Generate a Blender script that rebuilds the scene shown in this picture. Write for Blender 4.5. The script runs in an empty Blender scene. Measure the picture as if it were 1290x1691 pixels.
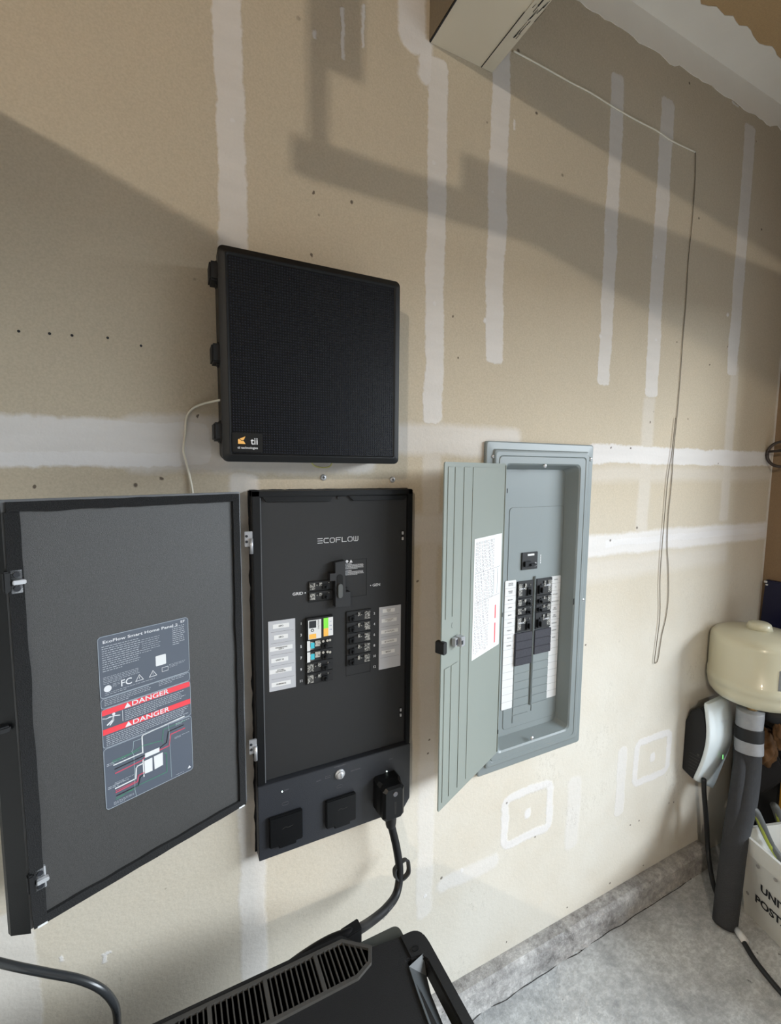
import bpy, bmesh, math, random
from mathutils import Vector, Matrix, noise
from math import sin, cos, pi, radians, sqrt
random.seed(7)
SC = bpy.context.scene
COL = SC.collection

# ------------------------------------------------------------------ camera, light, exposure
CAMZ = 1.51
FPX = 747.65
YAW, PIT, ROL = radians(26.1), radians(5.37), radians(.46)
_f = Vector((sin(YAW)*cos(PIT), cos(YAW)*cos(PIT), -sin(PIT)))
_r = Vector((cos(YAW), -sin(YAW), 0)); _u = _r.cross(_f)
RX = cos(ROL)*_r + sin(ROL)*_u; UP = -sin(ROL)*_r + cos(ROL)*_u; FW = _f
cd = bpy.data.cameras.new('camera'); cam = bpy.data.objects.new('camera', cd); COL.objects.link(cam)
cd.sensor_fit = 'HORIZONTAL'; cd.sensor_width = 36; cd.lens = FPX/1290*36; cd.clip_start = .02
M = Matrix((RX, UP, -FW)).transposed().to_4x4(); M.translation = Vector((0, 0, CAMZ))
cam.matrix_world = M
SC.camera = cam
C0 = Vector((0, 0, CAMZ))

w = bpy.data.worlds.new('world'); SC.world = w; w.use_nodes = True
w.node_tree.nodes['Background'].inputs[0].default_value = (.75, .85, 1, 1)
w.node_tree.nodes['Background'].inputs[1].default_value = .6
SC.view_settings.view_transform = 'Standard'; SC.view_settings.look = 'None'
SC.view_settings.gamma = 1; SC.view_settings.exposure = .0; SC.view_settings.use_curve_mapping = False
try: SC.cycles.max_bounces = 8; SC.cycles.diffuse_bounces = 5; SC.cycles.use_denoising = True
except Exception: pass

def area(name, loc, direction, sx, sy, power, color, spread=180):
    l = bpy.data.lights.new(name, 'AREA'); l.shape = 'RECTANGLE'; l.size = sx; l.size_y = sy
    l.energy = power; l.color = color; l.spread = radians(spread)
    o = bpy.data.objects.new(name, l); COL.objects.link(o); o.location = loc
    o.rotation_euler = Vector(direction).to_track_quat('-Z', 'Y').to_euler()
    return o
# daylight entering through the open garage door (opening in the right wall)
# sky seen through it: large soft panel out on the driveway side, above the ground
area('daylight_sky', (8.5, -4.2, 4.15), (-1, .42, -.21), 11, 3.0, 2750, (.85, .935, 1))
LAMP = Vector((-2.13, -2.5, CAMZ+1.225))
pl = bpy.data.lights.new('lamp_light', 'POINT'); pl.energy = 285; pl.color = (1, .89, .74); pl.shadow_soft_size = .036
plo = bpy.data.objects.new('lamp_light', pl); COL.objects.link(plo)

# ------------------------------------------------------------------ helpers
def ray(x, y): return RX*((x-645)/FPX) - UP*((y-845.5)/FPX) + FW
def atz(x, y, z): return C0 + ray(x, y)*z
def onY(x, y, Y): r = ray(x, y); return C0 + r*(Y/r.y)
def onX(x, y, X): r = ray(x, y); return C0 + r*(X/r.x)
def onZ(x, y, Z): r = ray(x, y); return C0 + r*((Z-CAMZ)/r.z)

class Fr:
    def __init__(s, o, u, v):
        s.o = Vector(o); s.u = Vector(u).normalized(); s.v = Vector(v).normalized(); s.w = s.u.cross(s.v)
    def P(s, a, b, c=0): return s.o + s.u*a + s.v*b + s.w*c
    def uv(s, x, y, c=0):
        r = ray(x, y); o = s.o + s.w*c
        t = (o-C0).dot(s.w)/r.dot(s.w); p = C0 + r*t - o
        return p.dot(s.u), p.dot(s.v)
    def rect(s, pts, c=0):   # four pixels TL TR BR BL -> a0,b0,a1,b1
        q = [s.uv(x, y, c) for x, y in pts]
        return ((q[0][0]+q[3][0])/2, (q[2][1]+q[3][1])/2, (q[1][0]+q[2][0])/2, (q[0][1]+q[1][1])/2)

class MB:
    def __init__(s): s.bm = bmesh.new()
    def add(s, bm, smooth=False):
        for f in bm.faces: f.smooth = smooth
        me = bpy.data.meshes.new('t'); bm.to_mesh(me); bm.free(); s.bm.from_mesh(me); bpy.data.meshes.remove(me)
    def prism(s, fr, pts, c0, c1, bev=0, seg=2, smooth=False):
        bm = bmesh.new()
        a = [bm.verts.new(fr.P(p[0], p[1], c0)) for p in pts]; b = [bm.verts.new(fr.P(p[0], p[1], c1)) for p in pts]
        n = len(pts); bm.faces.new(a[::-1]); bm.faces.new(b)
        for i in range(n): bm.faces.new((a[i], a[(i+1) % n], b[(i+1) % n], b[i]))
        bmesh.ops.recalc_face_normals(bm, faces=bm.faces)
        if bev: bmesh.ops.bevel(bm, geom=list(bm.edges), offset=bev, segments=seg, affect='EDGES', clamp_overlap=True)
        s.add(bm, smooth); return s
    def box(s, fr, a0, b0, a1, b1, c0, c1, bev=0, seg=2):
        return s.prism(fr, [(a0, b0), (a1, b0), (a1, b1), (a0, b1)], c0, c1, bev, seg)
    def cyl(s, fr, a, b, r, c0, c1, n=20, bev=0):
        return s.prism(fr, [(a+r*cos(2*pi*i/n), b+r*sin(2*pi*i/n)) for i in range(n)], c0, c1, bev, 1)
    def tube(s, pts, r, n=12, sub=6, caps=True):
        P = [Vector(p) for p in pts]; R = r if isinstance(r, (list, tuple)) else [r]*len(P)
        Q = []; RR = []
        for i in range(len(P)-1):
            p0 = P[max(i-1, 0)]; p1 = P[i]; p2 = P[i+1]; p3 = P[min(i+2, len(P)-1)]
            for k in range(sub):
                t = k/sub
                Q.append(.5*((2*p1)+(p2-p0)*t+(2*p0-5*p1+4*p2-p3)*t*t+(3*p1-p0-3*p2+p3)*t**3)); RR.append(R[i]*(1-t)+R[i+1]*t)
        Q.append(P[-1]); RR.append(R[-1])
        bm = bmesh.new(); rings = []; N = None
        for i, q in enumerate(Q):
            T = (Q[min(i+1, len(Q)-1)]-Q[max(i-1, 0)]).normalized()
            if N is None: N = T.orthogonal().normalized()
            N = (N-T*N.dot(T)).normalized(); B = T.cross(N)
            rings.append([bm.verts.new(q+(N*cos(2*pi*k/n)+B*sin(2*pi*k/n))*RR[i]) for k in range(n)])
        for a, b in zip(rings, rings[1:]):
            for k in range(n): bm.faces.new((a[k], a[(k+1) % n], b[(k+1) % n], b[k]))
        if caps: bm.faces.new(rings[0][::-1]); bm.faces.new(rings[-1])
        s.add(bm, True); return s
    def lathe(s, o, prof, n=48, axis=None, smooth=True):
        o = Vector(o); A = Vector(axis or (0, 0, 1)).normalized(); U = A.orthogonal().normalized(); V = A.cross(U)
        bm = bmesh.new(); rings = []
        for r, h in prof:
            if r < 1e-5: rings.append([bm.verts.new(o+A*h)])
            else: rings.append([bm.verts.new(o+A*h+(U*cos(2*pi*k/n)+V*sin(2*pi*k/n))*r) for k in range(n)])
        for a, b in zip(rings, rings[1:]):
            for k in range(n):
                x = [a[k % len(a)], a[(k+1) % len(a)], b[(k+1) % len(b)], b[k % len(b)]]
                y = []
                for v in x:
                    if v not in y: y.append(v)
                if len(y) > 2: bm.faces.new(y)
        bmesh.ops.recalc_face_normals(bm, faces=bm.faces)
        s.add(bm, smooth); return s
    def loft(s, rings, cap0=False, cap1=False, smooth=False):
        bm = bmesh.new(); R = [[bm.verts.new(p) for p in r] for r in rings]; n = len(R[0])
        for a, b in zip(R, R[1:]):
            for k in range(n): bm.faces.new((a[k], a[(k+1) % n], b[(k+1) % n], b[k]))
        if cap0: bm.faces.new(R[0][::-1])
        if cap1: bm.faces.new(R[-1])
        s.add(bm, smooth); return s
    def stroke(s, fr, pts, wd, c, th=.0004):     # flat polyline of width wd
        for (a, b), (a2, b2) in zip(pts, pts[1:]):
            d = Vector((a2-a, b2-b));
            if d.length < 1e-7: continue
            d.normalize(); n = Vector((-d.y, d.x))*wd/2; e = d*wd/2
            s.prism(fr, [(a-e.x+n.x, b-e.y+n.y), (a-e.x-n.x, b-e.y-n.y), (a2+e.x-n.x, b2+e.y-n.y), (a2+e.x+n.x, b2+e.y+n.y)], c, c+th)
        return s
    def text(s, fr, t, a, b, size, c, rot=0, sx=1, align='CENTER', th=.0003, bold=.012):
        cu = bpy.data.curves.new('t', 'FONT'); cu.body = t; cu.size = size; cu.align_x = align; cu.align_y = 'CENTER'; cu.resolution_u = 3; cu.offset = size*bold
        o = bpy.data.objects.new('t', cu); COL.objects.link(o); bpy.context.view_layer.update()
        me = bpy.data.meshes.new_from_object(o.evaluated_get(bpy.context.evaluated_depsgraph_get()))
        bm = bmesh.new(); bm.from_mesh(me); cr, sr = cos(rot), sin(rot)
        for v in bm.verts:
            x, y = v.co.x*sx, v.co.y; v.co = fr.P(a+x*cr-y*sr, b+x*sr+y*cr, c+th)
        s.add(bm); bpy.data.objects.remove(o); bpy.data.curves.remove(cu); bpy.data.meshes.remove(me); return s
    def go(s, name, m, parent=None, label=None, **kw):
        me = bpy.data.meshes.new(name); s.bm.to_mesh(me); s.bm.free(); me.materials.append(m)
        o = bpy.data.objects.new(name, me); COL.objects.link(o)
        if parent is not None:
            o.parent = parent; q = parent; l = Vector()
            while q is not None: l += q.location; q = q.parent
            o.location = -l
        if label: o['label'] = label
        for k, v in kw.items(): o[k] = v
        return o

def thing(name, label, cat, loc, group=None):
    o = bpy.data.objects.new(name, None); COL.objects.link(o); o.empty_display_size = .05
    o.location = loc; o['label'] = label; o['category'] = cat
    if group: o['group'] = group
    return o
def solo(mb, name, m, label, cat, group=None):
    o = mb.go(name, m, label=label, category=cat)
    if group: o['group'] = group
    return o
def rrect(a0, b0, a1, b1, r, n=5):
    P = []
    for cx, cy, s in ((a1-r, b1-r, 0), (a0+r, b1-r, 1), (a0+r, b0+r, 2), (a1-r, b0+r, 3)):
        for i in range(n+1):
            t = (s+i/n)*pi/2; P.append((cx+r*cos(t), cy+r*sin(t)))
    return P

# ------------------------------------------------------------------ materials
def lin(c): return tuple(((x/255)/12.92 if x/255 <= .04045 else ((x/255+.055)/1.055)**2.4) for x in c)+(1,)
def mat(name, c, rough=.5, metal=0, spec=.5, nscale=0, namt=0, bump=0, bscale=200, emit=0, alpha=None, coat=0):
    m = bpy.data.materials.new(name); m.use_nodes = True; nt = m.node_tree; b = nt.nodes['Principled BSDF']
    b.inputs['Base Color'].default_value = lin(c); b.inputs['Roughness'].default_value = rough
    b.inputs['Metallic'].default_value = metal; b.inputs['Specular IOR Level'].default_value = spec
    b.inputs['Coat Weight'].default_value = coat
    tc = nt.nodes.new('ShaderNodeTexCoord')
    if namt:
        n = nt.nodes.new('ShaderNodeTexNoise'); n.inputs['Scale'].default_value = nscale; n.inputs['Detail'].default_value = 5
        nt.links.new(tc.outputs['Object'], n.inputs['Vector'])
        mx = nt.nodes.new('ShaderNodeMix'); mx.data_type = 'RGBA'
        L = lin(c); mx.inputs[6].default_value = tuple(x*(1-namt) for x in L[:3])+(1,); mx.inputs[7].default_value = tuple(min(1, x*(1+namt)) for x in L[:3])+(1,)
        nt.links.new(n.outputs[0], mx.inputs[0]); nt.links.new(mx.outputs[2], b.inputs['Base Color'])
    if bump:
        n2 = nt.nodes.new('ShaderNodeTexNoise'); n2.inputs['Scale'].default_value = bscale; n2.inputs['Detail'].default_value = 3
        nt.links.new(tc.outputs['Object'], n2.inputs['Vector'])
        bp = nt.nodes.new('ShaderNodeBump'); bp.inputs['Strength'].default_value = bump; bp.inputs['Distance'].default_value = .002
        nt.links.new(n2.outputs[0], bp.inputs['Height']); nt.links.new(bp.outputs[0], b.inputs['Normal'])
    if emit: b.inputs['Emission Color'].default_value = lin(c); b.inputs['Emission Strength'].default_value = emit
    return m
BLK = mat('black_plastic', (12, 13, 15), .42, spec=.32, bump=.15, bscale=900)
BLKM = mat('black_matte', (16, 16, 18), .6)
PANEL = mat('charcoal_powder_coat', (34, 34, 35), .55, spec=.4, nscale=700, namt=.25, bump=.25, bscale=1500)
DOORIN = mat('dark_grey_powder_coat', (64, 63, 62), .4, nscale=450, namt=.45, bump=.3, bscale=1200)
RIM = mat('grey_edge', (96, 97, 99), .4)
FOAM = mat('black_foam', (26, 26, 27), .95, nscale=600, namt=.9, bump=1, bscale=700)
CHROME = mat('bright_zinc', (196, 197, 200), .42, metal=.45)
SILVER = mat('dull_zinc', (175, 176, 180), .38, metal=.6)
GREY = mat('grey_enamel', (124, 132, 133), .38, nscale=3, namt=.04)
GREYD = mat('grey_enamel_pale', (132, 138, 132), .38, nscale=3, namt=.04)
LINE = mat('groove_shadow_grey', (84, 90, 90), .5)
WHITE = mat('white_paper', (214, 214, 214), .6)
OFFW = mat('white_print', (215, 215, 218), .6)
GINK = mat('grey_ink', (96, 96, 100), .7)
LGREY = mat('pale_grey_label', (176, 177, 182), .5)
RED = mat('red_print', (226, 62, 72), .5)
SLATE = mat('slate_label', (82, 88, 99), .35)
TEAL = mat('teal_sticker', (60, 178, 196), .5)
ORANGE = mat('orange_sticker', (240, 180, 80), .5)
LIME = mat('lime_sticker', (130, 225, 70), .5)
GREEN = mat('green_ink', (66, 128, 100), .6)
PINK = mat('pink_red_ink', (190, 70, 92), .6)
INK = mat('black_ink', (28, 30, 36), .6)
CREAM = mat('cream_paint', (206, 202, 178), .32, nscale=6, namt=.04, coat=.3)
WHITEP = mat('white_gloss', (228, 238, 242), .18, coat=.5)
LED = mat('lit_indicator', (235, 255, 250), .3, emit=1.6)
GRNLED = mat('green_indicator', (130, 230, 140), .3, emit=.7)
WIRE = mat('white_wire', (222, 216, 200), .5)
WIREG = mat('grey_wire', (128, 120, 106), .5)
FOAMG = mat('grey_pipe_foam', (50, 51, 54), .9, nscale=40, namt=.2, bump=.6, bscale=300)
TAPE = mat('silver_duct_tape', (150, 152, 156), .4, nscale=60, namt=.15, bump=.6, bscale=60)
NAVY = mat('navy_blue', (14, 18, 52), .35)
COROP = mat('white_corrugated_plastic', (205, 205, 200), .55, nscale=12, namt=.1)
GOLD = mat('golden_brown', (92, 62, 30), .8, nscale=30, namt=.6, bump=1, bscale=50)
YEL = mat('yellow_green', (158, 168, 66), .5)
GRIP = mat('grey_rubber', (84, 86, 86), .6)
YELP = mat('yellow_paint', (170, 124, 24), .5)
STAT = mat('station_black', (24, 24, 25), .55, spec=.4, bump=.35, bscale=1400)
GRILLE = mat('grille_charcoal', (62, 60, 57), .6)
VOID = mat('inner_black', (6, 6, 7), .8)

# wall: drywall paper with joint compound strips laid down as masks in wall coordinates
class NT:
    def __init__(s, name):
        s.m = bpy.data.materials.new(name); s.m.use_nodes = True; s.t = s.m.node_tree; s.b = s.t.nodes['Principled BSDF']
    def n(s, typ, **kw):
        o = s.t.nodes.new(typ)
        for k, v in kw.items(): setattr(o, k, v)
        return o
    def put(s, sock, v):
        if isinstance(v, bpy.types.NodeSocket): s.t.links.new(v, sock)
        else: sock.default_value = v
    def math(s, op, a, b=0.0, clamp=False):
        o = s.n('ShaderNodeMath', operation=op, use_clamp=clamp); s.put(o.inputs[0], a); s.put(o.inputs[1], b); return o.outputs[0]
    def vec(s, op, a, b=(0, 0, 0)):
        o = s.n('ShaderNodeVectorMath', operation=op); s.put(o.inputs[0], a); s.put(o.inputs[1], b)
        return o.outputs['Value'] if op in ('LENGTH', 'DOT_PRODUCT') else o.outputs[0]
    def noise(s, v, sc, det=4, rough=.55, col=False):
        o = s.n('ShaderNodeTexNoise'); s.put(o.inputs['Vector'], v); o.inputs['Scale'].default_value = sc; o.inputs['Detail'].default_value = det; o.inputs['Roughness'].default_value = rough
        return o.outputs[1] if col else o.outputs[0]
    def ramp(s, v, a, b, c=0.0, d=1.0):
        o = s.n('ShaderNodeMapRange'); s.put(o.inputs[0], v)
        for i, x in enumerate((a, b, c, d)): o.inputs[i+1].default_value = x
        return o.outputs[0]
    def mix(s, f, a, b):
        o = s.n('ShaderNodeMix', data_type='RGBA'); s.put(o.inputs[0], f); s.put(o.inputs[6], a); s.put(o.inputs[7], b); return o.outputs[2]
DW = .945   # the wall plane

def wall_mat(name, masks, specks=True, paper=(189, 177, 157), mud=(216, 213, 212)):
    k = NT(name); tc = k.n('ShaderNodeTexCoord').outputs['Object']
    nz = k.vec('SCALE', k.vec('SUBTRACT', k.noise(tc, 9, 3, col=True), (.5, .5, .5)));
    nz.node.inputs['Scale'].default_value = .022
    nf = k.vec('SCALE', k.vec('SUBTRACT', k.noise(tc, 90, 3, col=True), (.5, .5, .5)));
    nf.node.inputs['Scale'].default_value = .010
    p = k.vec('MULTIPLY', k.vec('ADD', k.vec('ADD', tc, nz), nf), (1, 0, 1))
    total = None; thick = None
    for (cx, cz, hx, hz, r, soft, st, ring) in masks:
        q = k.vec('SUBTRACT', p, (cx, 0, cz)); q = k.vec('ABSOLUTE', q); q = k.vec('SUBTRACT', q, (max(hx-r, 0), 0, max(hz-r, 0)))
        q = k.vec('MAXIMUM', q, (0, 0, 0)); d = k.vec('LENGTH', q)
        if ring: d = k.math('ABSOLUTE', k.math('SUBTRACT', d, r-ring)); m = k.ramp(d, ring+soft, ring-soft, 0, st)
        else: m = k.ramp(d, r+soft, r-soft, 0, st)
        total = m if total is None else k.math('MAXIMUM', total, m)
    base = k.mix(k.noise(tc, 2.2, 5), lin(tuple(c*.95 for c in paper)), lin(tuple(min(255, c*1.04) for c in paper)))
    # fine paper mottling and painted daylight low on the wall
    mot = k.ramp(k.noise(tc, 260, 2), .3, .7, .93, 1.06)
    mo = k.n('ShaderNodeVectorMath', operation='SCALE'); k.put(mo.inputs[0], base); k.put(mo.inputs['Scale'], mot); base = mo.outputs[0]
    sx = k.n('ShaderNodeSeparateXYZ'); k.put(sx.inputs[0], tc)
    if specks:   # daylight painted into the colour: paler low down and towards the right
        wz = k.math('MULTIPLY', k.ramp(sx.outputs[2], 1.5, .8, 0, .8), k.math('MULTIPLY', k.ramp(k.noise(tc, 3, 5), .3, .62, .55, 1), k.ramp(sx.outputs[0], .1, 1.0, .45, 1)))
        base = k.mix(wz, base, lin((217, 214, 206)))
    col = base
    if total is not None:
        mudc = k.mix(k.noise(k.vec('MULTIPLY', tc, (1.2, 1, 8)), 5, 4), lin(tuple(c*.955 for c in mud)), lin(tuple(min(255, c*1.035) for c in mud)))
        col = k.mix(total, base, mudc)
    dk = None
    for x_, z_, r_ in (NICKS if specks else []):
        d = k.vec('LENGTH', k.vec('SUBTRACT', p, (x_, 0, z_))); m = k.ramp(d, r_*1.3, r_*.8, 0, .85); dk = m if dk is None else k.math('MAXIMUM', dk, m)
    if dk is not None: col = k.mix(dk, col, lin((78, 66, 58)))
    if specks:
        v = k.n('ShaderNodeTexVoronoi'); k.put(v.inputs['Vector'], k.vec('MULTIPLY', k.vec('ADD', tc, nz), (1, 0, 1))); v.inputs['Scale'].default_value = 11
        ds = k.ramp(v.outputs['Distance'], .03, .055, 1, 0)
        pick = k.ramp(k.noise(tc, 4.3, 2), .44, .52, 0, .9)
        col = k.mix(k.math('MULTIPLY', ds, pick), col, lin((84, 74, 66)))
        # thin scratches
        s2 = k.noise(k.vec('ADD', k.vec('MULTIPLY', tc, (26, 1, 9)), nz), 1.7, 5, .7)
        sc = k.math('MULTIPLY', k.ramp(k.math('ABSOLUTE', k.math('SUBTRACT', s2, .5)), .006, .0, 0, .7), k.ramp(k.noise(tc, 6, 2), .56, .64, 0, 1))
        col = k.mix(k.math('MULTIPLY', sc, k.ramp(sx.outputs[2], 1.3, .8, .1, 1)), col, lin((120, 108, 94)))
    k.put(k.b.inputs['Base Color'], col); k.b.inputs['Roughness'].default_value = .85; k.b.inputs['Specular IOR Level'].default_value = .25
    bp = k.n('ShaderNodeBump'); bp.inputs['Strength'].default_value = .35; bp.inputs['Distance'].default_value = .002
    h = k.math('ADD', k.noise(tc, 120, 4), k.math('MULTIPLY', total, 1.2) if total is not None else 0.0)
    k.put(bp.inputs['Height'], h); k.put(k.b.inputs['Normal'], bp.outputs[0])
    return k.m

def W2(x, y, Y=DW): p = onY(x, y, Y); return p.x, p.z
def vstrip(x0, x1, ytop, ybot, xt=None, st=.8, soft=.002, r=.012, yref=None):
    # x0,x1 the two edges at row yref; vertical extent from rows at column xt
    yr = yref if yref is not None else (ytop+ybot)/2
    a = W2(x0, yr)[0]; b = W2(x1, yr)[0]; xc = xt or (x0+x1)/2
    zt = W2(xc, ytop)[1]; zb = W2(xc, ybot)[1]
    return ((a+b)/2, (zt+zb)/2, abs(b-a)/2, abs(zt-zb)/2, min(r, abs(b-a)/2), soft, st, 0)
def hstrip(xa, xb, ya, yb, st=.8, soft=.004, r=.02, xr=None):
    xr = xr or (xa+xb)/2
    a = W2(xa, ya)[0]; b = W2(xb, ya)[0]; zt = W2(xr, ya)[1]; zb = W2(xr, yb)[1]
    return ((a+b)/2, (zt+zb)/2, abs(b-a)/2, abs(zt-zb)/2, min(r, abs(zt-zb)/2), soft, st, 0)
def dot(x, y, r, st=.9, soft=.002):
    a, b = W2(x, y); return (a, b, r, r, r, soft, st, 0)
masks = [
    vstrip(356, 405, -60, 700, 382, .72, yref=150), vstrip(397, 440, 780, 1800, 420, .55, yref=1500, soft=.004),
    vstrip(706, 738, 95, 700, 722, .72, yref=250), vstrip(696, 724, 700, 1512, 706, .38, yref=900, soft=.004, r=.02),
    vstrip(808, 838, -20, 598, 815, .75, yref=300), vstrip(1003, 1024, 112, 638, 1000, .7, yref=300),
    vstrip(1082, 1104, 150, 655, 1080, .68, yref=350), vstrip(1060, 1080, 655, 905, 1068, .3, yref=700, soft=.006),
    vstrip(1220, 1238, 190, 620, 1212, .66, yref=350), vstrip(1200, 1214, 600, 860, 1205, .35, yref=700, soft=.006),
    vstrip(1262, 1275, 300, 1300, 1262, .55, yref=900, soft=.004),
    vstrip(1018, 1033, 1235, 1348, 1024, .6, yref=1290, r=.02), vstrip(936, 957, 1285, 1398, 946, .45, yref=1340, soft=.005, r=.02),
    vstrip(-40, 66, 1500, 1800, 40, .45, yref=1640, soft=.003),
    (W2(685, 0)[0]-.005, W2(690, 0)[1]+.09, .034, .2, .03, .004, .85, 0), (W2(700, 120)[0]+.004, W2(700, 100)[1], .018, .05, .018, .004, .85, 0),
    hstrip(-200, 350, 684, 768, .85, xr=20, soft=.004), hstrip(200, 620, 694, 780, .6, xr=430, soft=.006),
    hstrip(-200, 300, 742, 770, 1.0, xr=20, soft=.003, r=.006), hstrip(1000, 1262, 892, 905, 1.0, xr=1000, soft=.002, r=.004),
    hstrip(640, 860, 700, 752, .55, xr=700, soft=.008), hstrip(975, 1275, 735, 765, .85, xr=1000, soft=.003, r=.006),
    hstrip(975, 1275, 770, 795, .3, xr=1000, soft=.012), hstrip(970, 1275, 884, 920, .85, xr=985, soft=.006, r=.01),
    hstrip(680, 760, 848, 900, .5, xr=705, soft=.01), hstrip(960, 1200, 925, 960, .3, xr=985, soft=.015),
    hstrip(722, 822, 1446, 1470, .5, xr=740, soft=.005, r=.02),
]
for (xa, ya, xb, yb) in ((835, 1308, 908, 1380), (1052, 1228, 1104, 1274)):
    x0, z0 = W2((xa+xb)/2, (ya+yb)/2); hx = abs(W2(xb, (ya+yb)/2)[0]-W2(xa, (ya+yb)/2)[0])/2; hz = hx*.82
    masks.append((x0, z0, hx+.014, hz+.014, .036, .003, .85, .013)); masks.append((x0, z0, .012, .016, .01, .003, .9, 0))
for x, y in ((385, 200), (717, 270), (815, 317), (716, 498), (801, 531), (991, 555), (1002, 380), (1084, 422), (1201, 520), (1083, 562), (703, 1478), (762, 1440)):
    masks.append(dot(x, y, .006))
for x, y, a, b in ((567, 55, .004, .05), (600, 45, .003, .04), (520, 55, .004, .008), (1215, 172, .02, .003), (850, 205, .003, .012), (103, 1583, .003, .006), (172, 1582, .003, .011), (178, 1572, .006, .003)):
    q = W2(x, y); masks.append((q[0], q[1], a, b, .003, .0015, .8, 0))
NICKS = [W2(x, y)+(.0028,) for x, y in ((755, 592), (750, 522), (1118, 565), (1173, 604), (1202, 574), (1137, 691), (1074, 698), (1010, 741), (1041, 741), (1186, 766), (957, 1207), (708, 1222), (705, 1247), (883, 1383), (937, 1500), (1008, 1459), (837, 1555), (1041, 1362), (1112, 1325), (1062, 1430), (515, 320), (515, 419), (266, 785+3), (690, 960), (325, 690), (966, 1066), (55, 804))]
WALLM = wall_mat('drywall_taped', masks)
wall2m = [(0, 0, 0, 0, 0, 0, 0, 0)]
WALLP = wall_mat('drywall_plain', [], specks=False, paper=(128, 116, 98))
BEAMM = mat('beam_cream_paint', (206, 196, 176), .7, nscale=5, namt=.05)

def concrete(name, base, dark, scale=1.0):
    k = NT(name); tc = k.n('ShaderNodeTexCoord').outputs['Object']
    a = k.noise(tc, 2.5*scale, 8, .6); b = k.noise(k.vec('MULTIPLY', tc, (1, 1, 1)), 14*scale, 8, .7); c = k.noise(tc, 70*scale, 5, .7)
    f = k.math('ADD', k.math('MULTIPLY', a, .5), k.math('MULTIPLY', b, .5))
    col = k.mix(k.ramp(f, .36, .62), lin(dark), lin(base))
    col = k.mix(k.ramp(c, .5, .75, 0, .4), col, lin((215, 215, 212)))
    fn = k.noise(k.vec('MULTIPLY', tc, (1, 1.6, 1)), 38*scale, 6, .75); col = k.mix(k.ramp(fn, .56, .44, 0, .38), col, lin(tuple(c_*.62 for c_ in base)))
    pt = k.noise(tc, 24*scale, 3, .5); col = k.mix(k.ramp(pt, .30, .24, 0, .7), col, lin((70, 66, 64)))
    st = k.ramp(k.noise(tc, 1.3, 6, .6), .5, .7, 0, .35); col = k.mix(st, col, lin((150, 138, 118)))
    k.put(k.b.inputs['Base Color'], col); k.b.inputs['Roughness'].default_value = .75
    bp = k.n('ShaderNodeBump'); bp.inputs['Strength'].default_value = .5; bp.inputs['Distance'].default_value = .004
    k.put(bp.inputs['Height'], k.math('ADD', c, b)); k.put(k.b.inputs['Normal'], bp.outputs[0]); return k.m
FLOORM = concrete('concrete_floor', (220, 222, 222), (150, 151, 152), 1.4)
CURBM = concrete('concrete_curb', (206, 203, 200), (100, 96, 94), 2.6)

# ------------------------------------------------------------------ the setting
ID = Fr((0, 0, 0), (1, 0, 0), (0, 0, 1))            # a=X b=Z c=-Y
HZ = Fr((0, 0, 0), (1, 0, 0), (0, 1, 0))            # a=X b=Y c=Z
XC = 2.13                                            # room corner
CEIL = CAMZ+1.287
GX0, GX1, GZ0, GZ1 = .775, 1.085, CAMZ-.80, CAMZ+.045   # hole for the recessed load centre
mb = MB()
xs = [-3, GX0, GX1, XC]; zs = [0, GZ0, GZ1, CEIL]
for i in range(3):
    for j in range(3):
        if i == 1 and j == 1: continue
        mb.box(ID, xs[i], zs[j], xs[i+1], zs[j+1], -DW-.09, -DW)
bmesh.ops.remove_doubles(mb.bm, verts=mb.bm.verts, dist=1e-5)
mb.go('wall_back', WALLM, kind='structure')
MB().box(HZ, -3, -7, XC+4.5, DW+.1, -.1, 0).go('floor', FLOORM, kind='structure')
k = MB().box(HZ, -3, -5, XC+.2, DW+.1, CEIL, CEIL+.1).go('ceiling', wall_mat('ceiling_drywall', [(1.2, 0, 3, 0, 0, 0, 0, 0)][:0], specks=False, paper=(186, 156, 116)), kind='structure')
MB().box(HZ, -3.1, -5, -3, DW+.1, 0, CEIL).go('wall_left', WALLP, kind='structure')
MB().box(HZ, -3.1, -5.1, XC+.2, -5, 0, CEIL).go('wall_front', WALLP, kind='structure')
# right wall with the garage opening
mb = MB(); mb.box(HZ, XC, .42, XC+.12, DW+.1, 0, CEIL); mb.box(HZ, XC, -4.5, XC+.12, .42, 2.14, CEIL); mb.box(HZ, XC, -5, XC+.12, -4.5, 0, CEIL)
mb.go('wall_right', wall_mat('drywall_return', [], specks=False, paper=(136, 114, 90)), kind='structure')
# joint compound where wall meets ceiling (mud band on the wall and on the ceiling)
def mudpath(n, x0, x1, f, seedv):
    return [(x0+(x1-x0)*i/n, f+noise.noise(Vector((i*.35, seedv, 0)))*.02+noise.noise(Vector((i*1.7, seedv, 3)))*.006) for i in range(n+1)]
MUD = mat('joint_compound', (236, 230, 220), .85, nscale=8, namt=.05, bump=.3, bscale=60)
low = mudpath(60, .74, XC-.001, CEIL-.085, 1.)
mb = MB(); mb.prism(ID, low+[(XC-.001, CEIL-.0006), (.74, CEIL-.0006)], -DW+.0003, -DW+.0018)
hi = mudpath(60, .74, XC-.001, DW-.095, 5.)
mb.prism(HZ, [(x, y) for x, y in hi]+[(XC-.001, DW-.001), (.74, DW-.001)], CEIL-.0018, CEIL-.0003)
mb.go('trim_1', MUD, kind='structure')
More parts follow.
